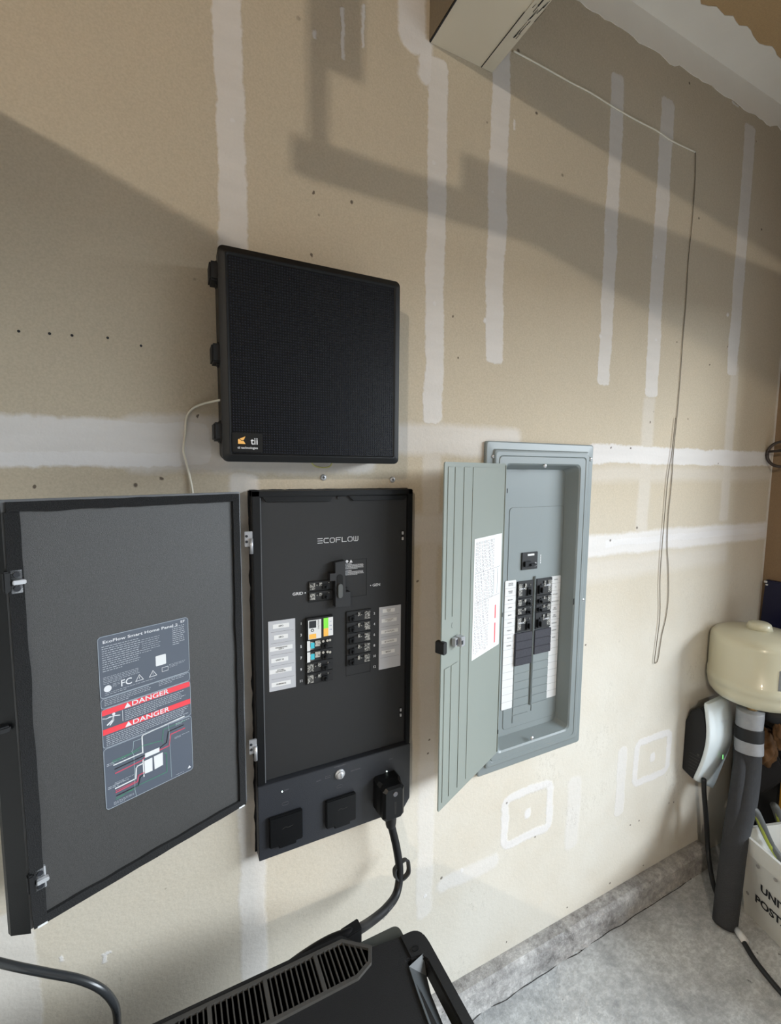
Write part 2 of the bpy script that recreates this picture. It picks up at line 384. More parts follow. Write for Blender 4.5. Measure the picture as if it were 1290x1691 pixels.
# concrete curb (stem wall) with a worn rounded edge
mb = MB(); rings = []
N = 150
for i in range(N+1):
    X = -3+(XC-.32+3)*i/N
    j = lambda s, a: noise.noise(Vector((X*9, s, 0)))*a+noise.noise(Vector((X*33, s, 4)))*a*.5
    pr = [(DW+.0, .077), (DW-.012, .078), (DW-.032+j(1, .004), .077+j(2, .003)), (DW-.043+j(3, .005), .066+j(4, .006)), (DW-.046+j(5, .005), .04+j(6, .004)), (DW-.046+j(7, .006), .012), (DW-.050+j(8, .006), -.004), (DW, -.004)]
    rings.append([(X, y, z) for y, z in pr])
mb.loft(rings, True, True, False); mb.go('trim_2', CURBM, kind='structure')
# crack at the foot of the curb
mb = MB()
pts = [Vector((X, DW-.0515+noise.noise(Vector((X*14, 9, 0)))*.006, .0005)) for X in [(-.2+i*.02) for i in range(96)]]
for a, b in zip(pts, pts[1:]):
    d = .0016+abs(noise.noise(Vector((a.x*30, 1, 1))))*.003
    mb.prism(HZ, [(a.x, a.y), (b.x, b.y), (b.x, b.y+d), (a.x, a.y+d)], .0003, .0010)
mb.go('trim_3', mat('crack_dark', (58, 54, 52), .9), kind='structure')
# boxed ceiling beam with a metal corner bead
bz = CAMZ+.938
mb = MB().box(HZ, .549, -4.9, .72, DW, bz, CEIL, 0); tr = mb.go('trim_4', BEAMM, kind='structure')
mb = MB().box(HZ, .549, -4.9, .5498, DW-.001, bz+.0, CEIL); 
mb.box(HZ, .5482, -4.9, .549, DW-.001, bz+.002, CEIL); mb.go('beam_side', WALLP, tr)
mb = MB()
mb.box(HZ, .690, -4.9, .721, DW-.002, bz-.0016, bz-.0002); mb.go('corner_bead', mat('bead_paint', (196, 188, 170), .6, nscale=30, namt=.12), tr)
mb = MB()
mb.box(HZ, .6885, .80, .6895, DW-.002, bz-.002, bz-.0003)
mb.box(HZ, .5489, .3, .5512, DW-.002, bz-.002, bz-.0002)
for i in range(26):
    y = .86-random.random()*.13; x = .707+random.gauss(0, .005); mb.prism(HZ, [(x, y), (x+.0012, y), (x+.002, y-.03*random.random()-.008)], bz-.0024, bz-.0017)
mb.go('scuffs', INK, tr)
# unseen door leaf added far left, square to the wall, to block the lamp
dr = MB().box(HZ, -.45, .10, -.41, DW-.03, .08, CAMZ+.615, .002).go('unseen_door', mat('door_white', (215, 212, 205), .5), kind='structure')
# bits of the room above the frame that throw shadows on the wall: raised garage door, its track and hanger
gd = thing('garage_door', 'white sectional garage door raised flat under the ceiling, above the frame', 'garage door', (.01, .14, CAMZ+.83))
for i in range(4):
    MB().box(HZ, .0+i*.527, -4.4, .0+i*.527+.522, .15, CAMZ+.765, CAMZ+.85, .003).go('door_section', mat('garage_door_white', (220, 218, 210), .5) if i == 0 else bpy.data.materials['garage_door_white'], gd)
tk = thing('garage_door_track', 'galvanized overhead garage door track beside the wall, above the frame', 'track', (.1, .2, CAMZ+.73))
mb = MB().box(HZ, -.275, .195, XC, .198, CAMZ+.724, CAMZ+.779); mb.box(HZ, -.275, .17, XC, .198, CAMZ+.724, CAMZ+.727); mb.go('rail', SILVER, tk)
mb = MB().box(HZ, -.25, .192, -.218, .195, CAMZ+.779, CEIL-.001); mb.go('hanger', SILVER, tk)
mb = MB(); mb.box(HZ, -.235, .19, -.16, .192, CAMZ+.89, CEIL-.0015); mb.go('hanger_brace', SILVER, tk)

# ------------------------------------------------------------------ ceiling lamp (behind the camera)
lp = thing('ceiling_lamp', 'bare bulb in a round white ceiling holder behind the viewer', 'lamp', (LAMP.x, LAMP.y, CEIL-.001))
MB().lathe((LAMP.x, LAMP.y, CEIL-.001), [(0, 0), (.05, 0), (.05, -.008), (.022, -.016), (.018, -.028), (0, -.028)]).go('lamp_holder', WHITEP, lp)
plo.location = LAMP; MB().lathe(LAMP, [(0, .031), (.012, .03), (.016, .015), (.018, 0), (.012, -.014), (0, -.018)], 24).go('bulb', mat('bulb', (255, 230, 190), .4, emit=8), lp)

# ------------------------------------------------------------------ network enclosure
YB = .845
EB = Fr((0, YB, 0), (1, 0, 0), (0, 0, 1))
a0, b0, a1, b1 = EB.rect([(358, 402), (663, 462), (660, 766), (370, 762)])
t = thing('network_enclosure', 'square black plastic wiring enclosure with dimpled lid mounted above the charcoal panel', 'enclosure', ((a0+a1)/2, DW, b0))
cb = -(DW-YB)
mb = MB()
mb.loft([[EB.P(*p, c) for p in rrect(a0+i, b0+i, a1-i, b1-i, r)] for i, r, c in ((.004, .014, cb+.0004), (.004, .014, -.03), (.0, .012, -.028), (0, .012, -.012), (.002, .011, -.010))], True, True)
mb.go('enclosure_body', BLK, t)
mb = MB()
mb.loft([[EB.P(*p, c) for p in rrect(a0+i, b0+i, a1-i, b1-i, r)] for i, r, c in ((.0, .010, -.0098), (0, .010, -.006), (.011, .004, 0), (.013, .004, 0), (.015, .003, -.002))], True, True)
mb.go('lid', BLK, t)
# dimples: field of tiny raised studs
lm = NT('dimpled_black'); tc = lm.n('ShaderNodeTexCoord').outputs['Object']
sx = lm.n('ShaderNodeSeparateXYZ'); lm.put(sx.inputs[0], tc)
fx = lm.math('SUBTRACT', lm.math('FRACT', lm.math('DIVIDE', sx.outputs[0], .0047)), .5); fz = lm.math('SUBTRACT', lm.math('FRACT', lm.math('DIVIDE', sx.outputs[2], .0047)), .5)
dd = lm.math('SQRT', lm.math('ADD', lm.math('MULTIPLY', fx, fx), lm.math('MULTIPLY', fz, fz)))
hh = lm.ramp(dd, .1, .36, 1, 0)
lm.put(lm.b.inputs['Base Color'], lm.mix(hh, lin((5, 6, 9)), lin((34, 37, 50)))); lm.b.inputs['Roughness'].default_value = .35; lm.b.inputs['Specular IOR Level'].default_value = .28
bp = lm.n('ShaderNodeBump'); bp.inputs['Strength'].default_value = .8; bp.inputs['Distance'].default_value = .002
lm.put(bp.inputs['Height'], hh); lm.put(lm.b.inputs['Normal'], bp.outputs[0])
MB().box(EB, a0+.016, b0+.016, a1-.016, b1-.016, -.004, -.0015).go('dimpled_face', lm.m, t)
for y in (452, 585, 713):
    q = EB.uv(350, y, -.03)[1]; mb = MB()
    mb.box(EB, a0-.013, q-.016, a0+.004, q+.016, -.052, -.012, .003); mb.box(EB, a0-.004, q-.020, a0+.002, q+.020, -.045, -.02, .002)
    mb.go('hinge', BLKM, t)
r = EB.rect([(384, 714), (434, 716), (434, 747), (384, 746)])
lb = MB().box(EB, r[0], r[1], r[2], r[3], -.0016, -.0006).go('maker_label', mat('label_black', (8, 8, 9), .35), t)
w_ = r[2]-r[0]; h_ = r[3]-r[1]
mb = MB(); s = h_*.38; ox = r[0]+w_*.18; oy = r[1]+h_*.42
mb.prism(EB, [(ox, oy), (ox+s, oy), (ox+s*.72, oy+s*.45), (ox+s, oy+s*1.05), (ox+.0, oy+s*.62)], -.0006, -.0002)
mb.go('logo_mark', mat('logo_orange', (238, 180, 96), .5), lb)
mb = MB(); mb.stroke(EB, [(ox+s*.1, oy+s*.75), (ox+s*.5, oy+s*.45), (ox+s*1.1, oy+s*.55)], .0009, -.0002, .0002); mb.go('logo_swoosh', INK, lb)
mb = MB().text(EB, 'tii', r[0]+w_*.72, r[1]+h_*.56, h_*.50, -.0006); mb.text(EB, 'tii technologies', r[0]+w_*.5, r[1]+h_*.22, h_*.17, -.0006); mb.go('logo_text', OFFW, lb)
# cables from the enclosure
c = lambda x, y, d=.004: onY(x, y, DW-d)
mb = MB().tube([c(366, 660, .05), c(352, 663, .03), c(335, 667, .012), c(318, 675), c(308, 690), c(306, 715), c(303, 742, .01), c(308, 765, .008), c(314, 790, .006), c(318, 813, .006), c(320, 840, .006)], .0022, 8)
solo(mb, 'thin_cable', WIRE, 'thin white cable from the black enclosure down behind the open black door', 'cable')
mb = MB().tube([c(512, 758, .03), c(518, 768, .012), c(530, 772, .01), (c(545, 770, .012)), c(550, 758, .03)], .0016, 8)
solo(mb, 'cable_loop', mat('yellowed_wire', (190, 186, 120), .5), 'small yellowish wire loop peeking out under the black enclosure', 'cable')
for i, (x, y) in enumerate(((534, 788.5), (648, 792))):
    q = onY(x, y, DW); f = Fr((q.x, DW, q.z), (1, 0, 0), (0, 0, 1))
    s_ = thing('wall_screw', 'round screw head ' + ('under the yellowish wire loop' if i == 0 else 'above the top right corner of the charcoal panel'), 'screw', (q.x, DW, q.z), 'screws between enclosure and panel')
    mb = MB().lathe(f.P(0, 0, 0), [(0, .004), (.004, .004), (.0066, .002), (.007, .0003), (0, .0003)], 20, (0, -1, 0)); mb.go('screw_head', CHROME, s_)
    mb = MB().box(f, -.0032, -.0008, .0032, .0008, .0038, .0043).box(f, -.0008, -.0032, .0008, .0032, .0038, .0043); mb.go('cross_slot', INK, s_)

# ------------------------------------------------------------------ charcoal smart panel
YE = .915
EF = Fr((0, YE, 0), (1, 0, 0), (0, 0, 1))
ea0, eb0, ea1, eb1 = EF.rect([(413, 811), (683, 808), (675, 1333), (430, 1421)])
seam = EF.uv(427, 1300)[1]
mcx = (ea0+ea1)/2
sp = thing('smart_electrical_panel', 'charcoal electrical panel with wide open door, stickered breakers and sockets below', 'electrical panel', (mcx, DW, eb0))
back = -(DW-YE)+.0005
mb = MB()
fw_ = .012
for (p0, q0, p1, q1) in ((ea0, seam, ea0+fw_+.004, eb1), (ea1-fw_, seam, ea1, eb1), (ea0, eb1-fw_, ea1, eb1)):
    mb.box(EF, p0, q0, p1, q1, back, 0, .0015)
mb.go('frame', BLK, sp)
# wavy black edge of the cut-out behind the frame
mb = MB(); pts = []
for i in range(60):
    z = eb0+(eb1-eb0)*i/59; pts.append((ea0-.003+noise.noise(Vector((z*40, 0, 0)))*.003, z))
mb.prism(EF, pts+[(ea0+.01, eb1), (ea0+.01, eb0)], back, back+.002)
pts = [(ea0+(ea1-ea0)*i/40, eb1+.002+noise.noise(Vector((i*.7, 3, 0)))*.0015) for i in range(41)]
mb.prism(EF, pts+[(ea1, eb1-.01), (ea0, eb1-.01)], back, back+.002); mb.go('cutout_edge', BLKM, sp)
YF = Fr((0, YE+.009, 0), (1, 0, 0), (0, 0, 1))      # dead front surface
mb = MB().box(YF, ea0+.014, seam+.003, ea1-.011, eb1-.010, -.015, 0, .0008); mb.go('cover_plate', PANEL, sp)
mb = MB().box(YF, ea0+.0165, seam+.001, ea0+.0185, eb1-.014, 0, .004); mb.go('cover_lip', RIM, sp)
def poly(fr, pxs): return [fr.uv(x, y) for x, y in pxs]
C3 = lambda x, y: (400+x/4.227, 800+y/4.227)
C7 = lambda x, y: (430+x/5.16, 900+y/5.16)
C4 = lambda x, y: (400+x/3.125, 1150+y/3.125)
for pg in (((132, 82), (632, 78), (608, 118), (162, 122)), ((735, 78), (1142, 74), (1128, 106), (768, 112))):
    mb = MB().prism(YF, poly(YF, [C3(*p) for p in pg]), 0, .006, .001); mb.go('top_flange', BLK, sp)
q = YF.uv(*C3(670, 92)); mb = MB().cyl(YF, q[0], q[1], .0035, .0, .003, 14, .0006); mb.go('cover_screw', BLKM, sp)
# logo letters in stroke form
la, lb0, lc, ld = YF.rect([C3(528, 374), C3(820, 360), C3(820, 396), C3(528, 412)])
L = lc-la; Hh = .0095; cwid = L/7.35
def letter(ch, x, y, w, h):
    S = {'E': [[(0, 0), (1, 0)], [(0, .5), (1, .5)], [(0, 1), (1, 1)]],
         'C': [[(1, 0), (.2, 0), (0, .2), (0, .8), (.2, 1), (1, 1)]],
         'O': [[(.2, 0), (.8, 0), (1, .2), (1, .8), (.8, 1), (.2, 1), (0, .8), (0, .2), (.2, 0)]],
         'F': [[(0, 0), (0, 1), (1, 1)], [(0, .5), (.85, .5)]],
         'L': [[(0, 1), (0, 0), (1, 0)]],
         'W': [[(0, 1), (0, .2), (.2, 0), (.8, 0), (1, .2), (1, 1)], [(.5, 0), (.5, 1)]]}[ch]
    return [[(x+p[0]*w, y+p[1]*h) for p in s] for s in S]
mb = MB(); x = la
for i, ch in enumerate('ECOFLOW'):
    for s in letter(ch, x, (lb0+ld)/2-Hh/2, cwid*.76, Hh): mb.stroke(YF, s, .00135, .0002, .0004)
    x += cwid*1.045
mb.go('logo', OFFW, sp)
# text on the cover
mb = MB()
def tx(mb, fr, s, x, y, size, cc=.0003, **k): a, b = fr.uv(x, y); mb.text(fr, s, a, b, size, cc, **k)
tx(mb, YF, 'GRID \u2022', *C3(398, 762), .0085, sx=1.15); tx(mb, YF, '\u2022 GEN', *C3(928, 702), .0085, sx=1.15)
for i, n in enumerate((1, 3, 5, 7, 9, 11)): tx(mb, YF, str(n), *C3(411, 972+80*i), .0078)
for i, n in enumerate((2, 4, 6, 8, 10, 12)): tx(mb, YF, str(n), *C3(922, 900+74.5*i), .0078)
mb.go('cover_lettering', OFFW, sp)
# legend strips with printed stickers
WORDS = [('GFCI', (270, 985), 108, 0), ('GFCI', (270, 1062), 92, 0), ('WASHER/DRYER\nUNIT 2', (272, 1140), 150, 0), ('UNIT 15', (262, 1222), 112, 0), ('KITCHEN\nDISHWASHER', (268, 1297), 146, 0), ('FURNACE', (272, 1388), 128, 0)]
r = YF.rect([C3(178, 958), C3(368, 933), C3(375, 1412), C3(190, 1448)])
st = MB().box(YF, *r, .0002, .0012, .0003).go('legend_strip', LGREY, sp, label='grey legend strip on the left of the breakers')
mbl = MB(); mbt = MB()
for i, (tt, pc, wpx, _) in enumerate(WORDS):
    a, b = YF.uv(*C3(*pc)); wd = wpx/178*(r[2]-r[0]); s_ = MB().box(YF, a-wd/2, b-.0045, a+wd/2, b+.0045, .0012, .0015).go('sticker', WHITE, st)
    k_ = tt.count('\n')+1; MB().text(YF, tt, a, b, .0046/(1+.35*(k_-1)), .0016).go('sticker_text', INK, s_) if False else mbt.text(YF, tt, a, b, .0046/(1+.35*(k_-1)), .0016)
    if i: mbl.box(YF, r[0]+.005, b+.0118, r[2]-.004, b+.0122, .0012, .0014)
mbt.go('sticker_writing', INK, st); mbl.go('ruled_lines', GINK, st)
WORDS2 = [('RANGE\nGATE', (1022, 878), 85), ('DOWNSTAIRS\nLIGHTS', (1025, 945), 105), ('#7 OUTLETS', (1027, 1022), 118), ('#7 OUTLETS', (1025, 1092), 108), ('MICRO', (1018, 1165), 92)]
r = YF.rect([C3(955, 857), C3(1107, 838), C3(1103, 1265), C3(953, 1293)])
st = MB().box(YF, *r, .0002, .0012, .0003).go('legend_strip', LGREY, sp, label='grey legend strip on the right of the breakers')
mbl = MB(); mbt = MB()
for i, (tt, pc, wpx) in enumerate(WORDS2):
    a, b = YF.uv(*C3(*pc)); wd = wpx/152*(r[2]-r[0]); MB().box(YF, a-wd/2, b-.0042, a+wd/2, b+.0042, .0012, .0015).go('sticker', WHITE, st)
    k_ = tt.count('\n')+1; mbt.text(YF, tt, a, b, .0044/(1+.35*(k_-1)), .0016)
    if i: mbl.box(YF, r[0]+.004, b+.0118, r[2]-.004, b+.0122, .0012, .0014)
mbl.box(YF, r[0]+.004, b-.013, r[2]-.004, b-.0126, .0012, .0014)
mbt.go('sticker_writing', INK, st); mbl.go('ruled_lines', GINK, st)

PRN = NT('breaker_print'); _tc = PRN.n('ShaderNodeTexCoord').outputs['Object']
PRN.put(PRN.b.inputs['Base Color'], PRN.mix(PRN.ramp(PRN.noise(_tc, 420, 3), .42, .6), lin((24, 24, 26)), lin((170, 168, 162)))); PRN.b.inputs['Roughness'].default_value = .5; PRN = PRN.m
def breaker(fr, a0, b0, a1, b1, parent, side, style=0, gap=.0012):
    """one breaker: body, toggle, printing, test button; side=+1: toggle near the right end"""
    b0 += gap; Wd = a1-a0; Ht = b1-b0
    body = MB().box(fr, a0, b0, a1, b1, .0004, .004, .0006)
    body.box(fr, a0+Wd*.25, b0+Ht*.12, a1-Wd*.1, b1-Ht*.3, .004, .006, .0006)
    body = body.go('breaker', BLKM, parent)
    ta = a0+Wd*(.68 if side > 0 else .2)
    mb = MB().box(fr, ta-.007, b0+Ht*.1, ta+.006, b0+Ht*.62, .005, .010, .001); mb.box(fr, ta-.0015 if side > 0 else ta-.001, b0+Ht*.18, ta+.003, b0+Ht*.5, .010, .016, .001); mb.go('toggle', BLK, body)
    mb = MB(); pa = a0+Wd*(.03 if side > 0 else .72)
    mb.box(fr, pa, b0+Ht*.14, pa+Wd*.22, b0+Ht*.86, .0041, .0064)
    mb.box(fr, a0+Wd*(.42 if side > 0 else .44), b0+Ht*.5, a0+Wd*.53, b0+Ht*.86, .006, .0068)
    mb.box(fr, a0+Wd*(.3 if side > 0 else .56), b0+Ht*.56, a0+Wd*(.3 if side > 0 else .56)+.0024, b0+Ht*.56+.0024, .006, .0074)
    if side > 0: mb.box(fr, ta+.007, b0+Ht*.2, ta+.009, b0+Ht*.8, .0041, .0052)
    mb.go('printing', PRN, body)
    return body
# left column
TL = C3(443, 930); TR = C3(628, 905)
la0, _, la1, _ = YF.rect([C3(443, 930), C3(628, 905), C3(628, 1360), C3(446, 1398)])
ltop = (YF.uv(*C3(443, 930))[1]+YF.uv(*C3(628, 905))[1])/2; lbot = (YF.uv(*C3(446, 1398))[1]+YF.uv(*C3(628, 1360))[1])/2
ph = (ltop-lbot)/6
MB().box(YF, la0-.001, lbot-.001, la1+.001, ltop+.001, .0001, .0008).go('breaker_slot', VOID, sp)
# the two-pole breaker with bright stickers
bb = MB().box(YF, la0, ltop-2*ph+.001, la1, ltop, .0008, .010, .001).go('breaker', BLKM, sp, label='wide breaker with white and orange stickers')
wq = la1-la0
MB().box(YF, la0+wq*.05, ltop-2*ph+.004, la0+wq*.53, ltop-.004, .010, .0104).go('white_sticker', WHITE, bb)
MB().box(YF, la0+wq*.08, ltop-2*ph+.005, la0+wq*.34, ltop-1.38*ph, .0105, .0108).go('orange_patch', ORANGE, bb)
mb = MB().box(YF, la0+wq*.08, ltop-.021, la0+wq*.34, ltop-.0055, .0105, .0108)
mb.cyl(YF, la0+wq*.2, ltop-ph*1.05, .0035, .0105, .0108, 16); mb.text(YF, 'CAUTION', la0+wq*.43, ltop-ph*.6, .0045, .0105, rot=pi/2); mb.go('sticker_mark', INK, bb)
MB().cyl(YF, la0+wq*.2, ltop-ph*1.05, .0018, .0109, .011, 12).go('mark_centre', WHITE, bb)
MB().box(YF, la0+wq*.62, ltop-2*ph+.006, la0+wq*.8, ltop-.024, .010, .0104).go('orange_sticker', ORANGE, bb)
MB().box(YF, la0+wq*.62, ltop-.026, la0+wq*.8, ltop-.003, .010, .0105).go('lime_sticker', LIME, bb)
MB().box(YF, la0+wq*.8, ltop-2*ph+.006, la0+wq*.98, ltop-.003, .010, .0104).go('white_sticker', WHITE, bb)
mb = MB()
for i in range(3): mb.text(YF, ('1', '5', '2')[i], la0+wq*.89, ltop-.012-i*.009, .006, .0105, rot=pi/2)
mb.go('sticker_digits', mat('blue_ink', (50, 90, 150), .5), bb)
for i in range(2):
    t1 = ltop-(2+i)*ph; b_ = breaker(YF, la0, t1-ph, la1, t1, sp, 1, 1); b_['label'] = 'breaker with a teal and white sticker'
    s_ = MB().box(YF, la0+wq*.02, t1-ph+.002, la0+wq*.13, t1-.0005, .006, .0066).go('white_sticker', WHITE, b_)
    MB().box(YF, la0+wq*.15, t1-ph*.72, la0+wq*.29, t1-ph*.22, .006, .0068).go('teal_sticker', TEAL, b_)
    mb = MB()
    for kx in (.36, .46, .62, .78, .88): mb.cyl(YF, la0+wq*kx, t1-ph*(.22+.12*random.random()), .0028, .006, .0072, 9)
    mb.box(YF, la0+wq*.32, t1-ph*.6, la0+wq*.5, t1-ph*.1, .0058, .0064); mb.go('test_buttons', mat('pale_plastic', (170, 166, 158), .5) if i == 0 else bpy.data.materials['pale_plastic'], b_)
for i in range(2):
    t1 = ltop-(4+i)*ph; breaker(YF, la0, t1-ph, la1, t1, sp, 1)
ra0, _, ra1, _ = YF.rect([C3(725, 888), C3(895, 865), C3(895, 1240), C3(725, 1265)])
rtop = (YF.uv(*C3(725, 888))[1]+YF.uv(*C3(895, 865))[1])/2; rbot = (YF.uv(*C3(725, 1265))[1]+YF.uv(*C3(895, 1240))[1])/2
MB().box(YF, ra0-.001, rbot-.001, ra1+.001, rtop+.001, .0001, .0008).go('breaker_slot', VOID, sp)
ph2 = (rtop-rbot)/5
for i in range(5): breaker(YF, ra0, rtop-(i+1)*ph2, ra1, rtop-i*ph2, sp, -1)
mb = MB()
for (p0, q0, p1, q1) in ((ra0, rbot-ph2+.002, ra1, rbot-ph2+.0026), (ra0, rbot-ph2, ra0+.0006, rbot), (ra1-.0006, rbot-ph2, ra1, rbot)): mb.box(YF, p0, q0, p1, q1, .0001, .0005)
gr = YF.rect([C3(722, 527), C3(862, 518), C3(872, 770), C3(755, 790)])
mb.box(YF, gr[0], gr[3]-.0006, gr[2], gr[3], .0001, .0005); mb.box(YF, gr[2], gr[1], gr[2]+.0006, gr[3], .0001, .0005); mb.box(YF, gr[0], gr[1], gr[2], gr[1]+.0006, .0001, .0005); mb.go('knockout_outline', VOID, sp)
# grid breakers and interlock slide
g = YF.rect([C3(462, 675), C3(628, 668), C3(628, 800), C3(462, 825)])
MB().box(YF, g[0]-.001, g[1]-.001, g[2]+.001, g[3]+.001, .0001, .0008).go('breaker_slot', VOID, sp)
for i in range(2):
    hh_ = (g[3]-g[1])/2; b_ = breaker(YF, g[0], g[1]+hh_*(1-i), g[2], g[1]+hh_*(2-i), sp, 1, 1, gap=.003); b_['label'] = 'grid breaker half under the slide plate'
ip = [YF.uv(*C7(*p), .018) for p in ((640, 150), (722, 134), (726, 345), (730, 402), (768, 398), (768, 520), (642, 532), (640, 305), (594, 308), (594, 246), (640, 240))]
ipl = MB().prism(YF, ip, .0008, .018).go('interlock_plate', mat('interlock_black', (30, 30, 32), .5), sp)
q = YF.uv(*C7(678, 350), .018)
def pill(cx, cz, w, h, n=8):
    P = []
    for i in range(n+1): t_ = pi*i/n; P.append((cx+w/2*cos(t_), cz+h/2-w/2+w/2*sin(t_)))
    for i in range(n+1): t_ = pi+pi*i/n; P.append((cx+w/2*cos(t_), cz-h/2+w/2+w/2*sin(t_)))
    return P
MB().prism(YF, pill(q[0], q[1], .014, .052), .018, .0188, .0003).go('slide_slot', VOID, ipl)
MB().prism(YF, pill(q[0], q[1]-.010, .011, .032), .0188, .023, .0012).go('slide_knob', GRIP, ipl)
q = YF.uv(*C7(748, 384), .018); MB().box(YF, q[0]-.004, q[1]-.0012, q[0]+.004, q[1]+.0026, .0002, .001, .0003).go('window_slot', VOID, sp)
mb = MB(); q = YF.uv(*C7(738, 140)); mb.cyl(YF, q[0], q[1], .0032, .0003, .0006, 18); q = YF.uv(*C7(772, 138)); mb.prism(YF, [(q[0]-.0038, q[1]-.003), (q[0]+.0038, q[1]-.003), (q[0], q[1]+.0038)], .0003, .0006)
wa, wb = YF.uv(*C7(724, 162)); wc = YF.uv(*C7(888, 150))[0]
mb.text(YF, 'WARNING', wa+.006, wb-.0005, .0035, .0003)
for blk, n in ((0, 6), (1, 6)):
    for i in range(n):
        zz = wb-.0032-blk*.0135-i*.00175; x_ = wa
        if blk and i == 0: mb.text(YF, 'WARNING', wa+.006, zz+.001, .0035, .0003); continue
        while x_ < wc-(.004 if i < n-1 else .018):
            d = .0012+.0028*random.random(); mb.box(YF, x_, zz, x_+d, zz+.0007, .0003, .0005); x_ += d+.0006
mb.go('warning_text', OFFW, sp)
for a, b in ((1117, 357), (1103, 1588)):
    q = YF.uv(*C3(a, b)); k_ = MB().box(YF, q[0]-.0035, q[1]-.012, q[0]+.0035, q[1]+.012, .0002, .001, .0003).go('latch_slot', VOID, sp)
    MB().box(YF, q[0]-.002, q[1]+.003, q[0]+.002, q[1]+.010, .001, .004, .0004).box(YF, q[0]-.002, q[1]-.010, q[0]+.002, q[1]-.003, .001, .004, .0004).go('keeper', CHROME, k_)
# lower socket plate
lw = [(ea0, eb0), (ea1-.018, eb0), (ea1, eb0+.025), (ea1, seam), (ea0, seam)]
MB().prism(EF, lw, back, .002, .001).go('socket_plate', mat('graphite_plastic', (44, 46, 51), .4, bump=.2, bscale=900), sp)
LF = Fr((0, YE-.002, 0), (1, 0, 0), (0, 0, 1))
for pq in (((130, 622), (305, 570), (308, 715), (142, 775)), ((425, 532), (580, 485), (580, 622), (430, 672))):
    r = LF.rect([C4(*p) for p in pq])
    cv = MB().box(LF, r[0], r[1], r[2], r[3], .0002, .010, .002).go('socket_cover', BLK, sp)
    MB().box(LF, r[0]+(r[2]-r[0])*.28, r[1]-.006, r[2]-(r[2]-r[0])*.2, r[1]+.003, .0002, .009, .001).go('cover_tab', BLK, cv)
    q = ((r[0]+r[2])/2+.004, (r[1]+r[3])/2+.004); MB().stroke(LF, [(q[0]-.012, q[1]), (q[0]-.006, q[1]+.003), (q[0], q[1]), (q[0]+.01, q[1]+.002)], .0006, .0101, .0002).go('cover_emboss', GRILLE, cv)
q = LF.uv(*C4(504, 400)); bt = MB().lathe(LF.P(*q, .0003), [(0, 0), (.0115, 0), (.0115, .002), (.0085, .0025), (.0085, .006), (.0075, .0075), (0, .0075)], 28, (0, -1, 0)).go('power_button', CHROME, sp)
MB().box(LF, q[0]-.0006, q[1]-.006, q[0]+.0006, q[1]+.006, .0077, .0082).go('button_slot', INK, bt)
for a, b in ((206, 490), (746, 386)):
    q = LF.uv(*C4(a, b)); MB().cyl(LF, q[0], q[1], .0016, .0002, .0012, 12).go('indicator', LED, sp)
mb = MB()
for s_, a, b in (('AUTO', 395, 435), ('POWER SUPPLY', 505, 358), ('GRID POWER', 585, 378), ('PORT', 768, 322), ('PORT', 228, 482)):
    q = LF.uv(*C4(a, b)); mb.text(LF, s_, q[0], q[1], .004, .0003)
q = LF.uv(*C4(442, 415)); mb.stroke(LF, [(q[0]-.006, q[1]-.002), (q[0]+.006, q[1]-.002), (q[0]+.006, q[1]+.002), (q[0]-.006, q[1]+.002), (q[0]-.006, q[1]-.002)], .0004, .0003)
for a, b in ((502, 463), (222, 552)):
    q = LF.uv(*C4(a, b)); P_ = pill(0, 0, .0065, .014); mb.stroke(LF, [(q[0]+y_, q[1]+x_) for x_, y_ in P_+P_[:1]], .0003, .0003)
mb.go('plate_lettering', GINK, sp)

# open door of the charcoal panel
HE = onY(403.5, 1100, YE-.003); FE = onZ(51, 1551, CAMZ-.70); ue = Vector((HE.x-FE.x, HE.y-FE.y, 0))
DEF = Fr((HE.x, HE.y, 0), ue, (0, 0, 1)); WE = ue.length
dzb = DEF.uv(51, 1551)[1]; dzb = (dzb+DEF.uv(405, 1317)[1])/2; dzt = DEF.uv(380, 813)[1]
dr = MB().box(DEF, -WE, dzb, 0, dzt, -.012, -.001, .001).go('door', RIM, sp, label='open door, dark grey inside')
MB().box(DEF, -WE+.012, dzb+.010, -.009, dzt-.009, -.001, .0002).go('inner_face', DOORIN, dr)
def foam(a0_, b0_, a1_, b1_, horiz, sd):
    mb = MB(); n = 40; P_ = []
    for i in range(n+1):
        t_ = i/n; j_ = noise.noise(Vector((t_*9, sd, 0)))*.0022
        P_.append((a0_+(a1_-a0_)*t_, b0_+j_) if horiz else (a0_+j_, b0_+(b1_-b0_)*t_))
    for i in range(n, -1, -1):
        t_ = i/n; j_ = noise.noise(Vector((t_*11, sd+5, 0)))*.0008
        P_.append((a0_+(a1_-a0_)*t_, b1_+j_) if horiz else (a1_+j_, b0_+(b1_-b0_)*t_))
    return mb.prism(DEF, P_, .0002, .006)
foam(-WE+.006, dzt-.017, -.006, dzt-.003, True, 1).go('foam_strip', FOAM, dr)
foam(-WE+.004, dzb+.017, -.006, dzb+.003, True, 2).go('foam_strip', FOAM, dr)
foam(-.019, dzb+.017, -.006, dzt-.017, False, 3).go('foam_strip', FOAM, dr)
foam(-WE+.020, dzb+.017, -WE+.003, dzt-.017, False, 4).go('foam_strip', FOAM, dr)
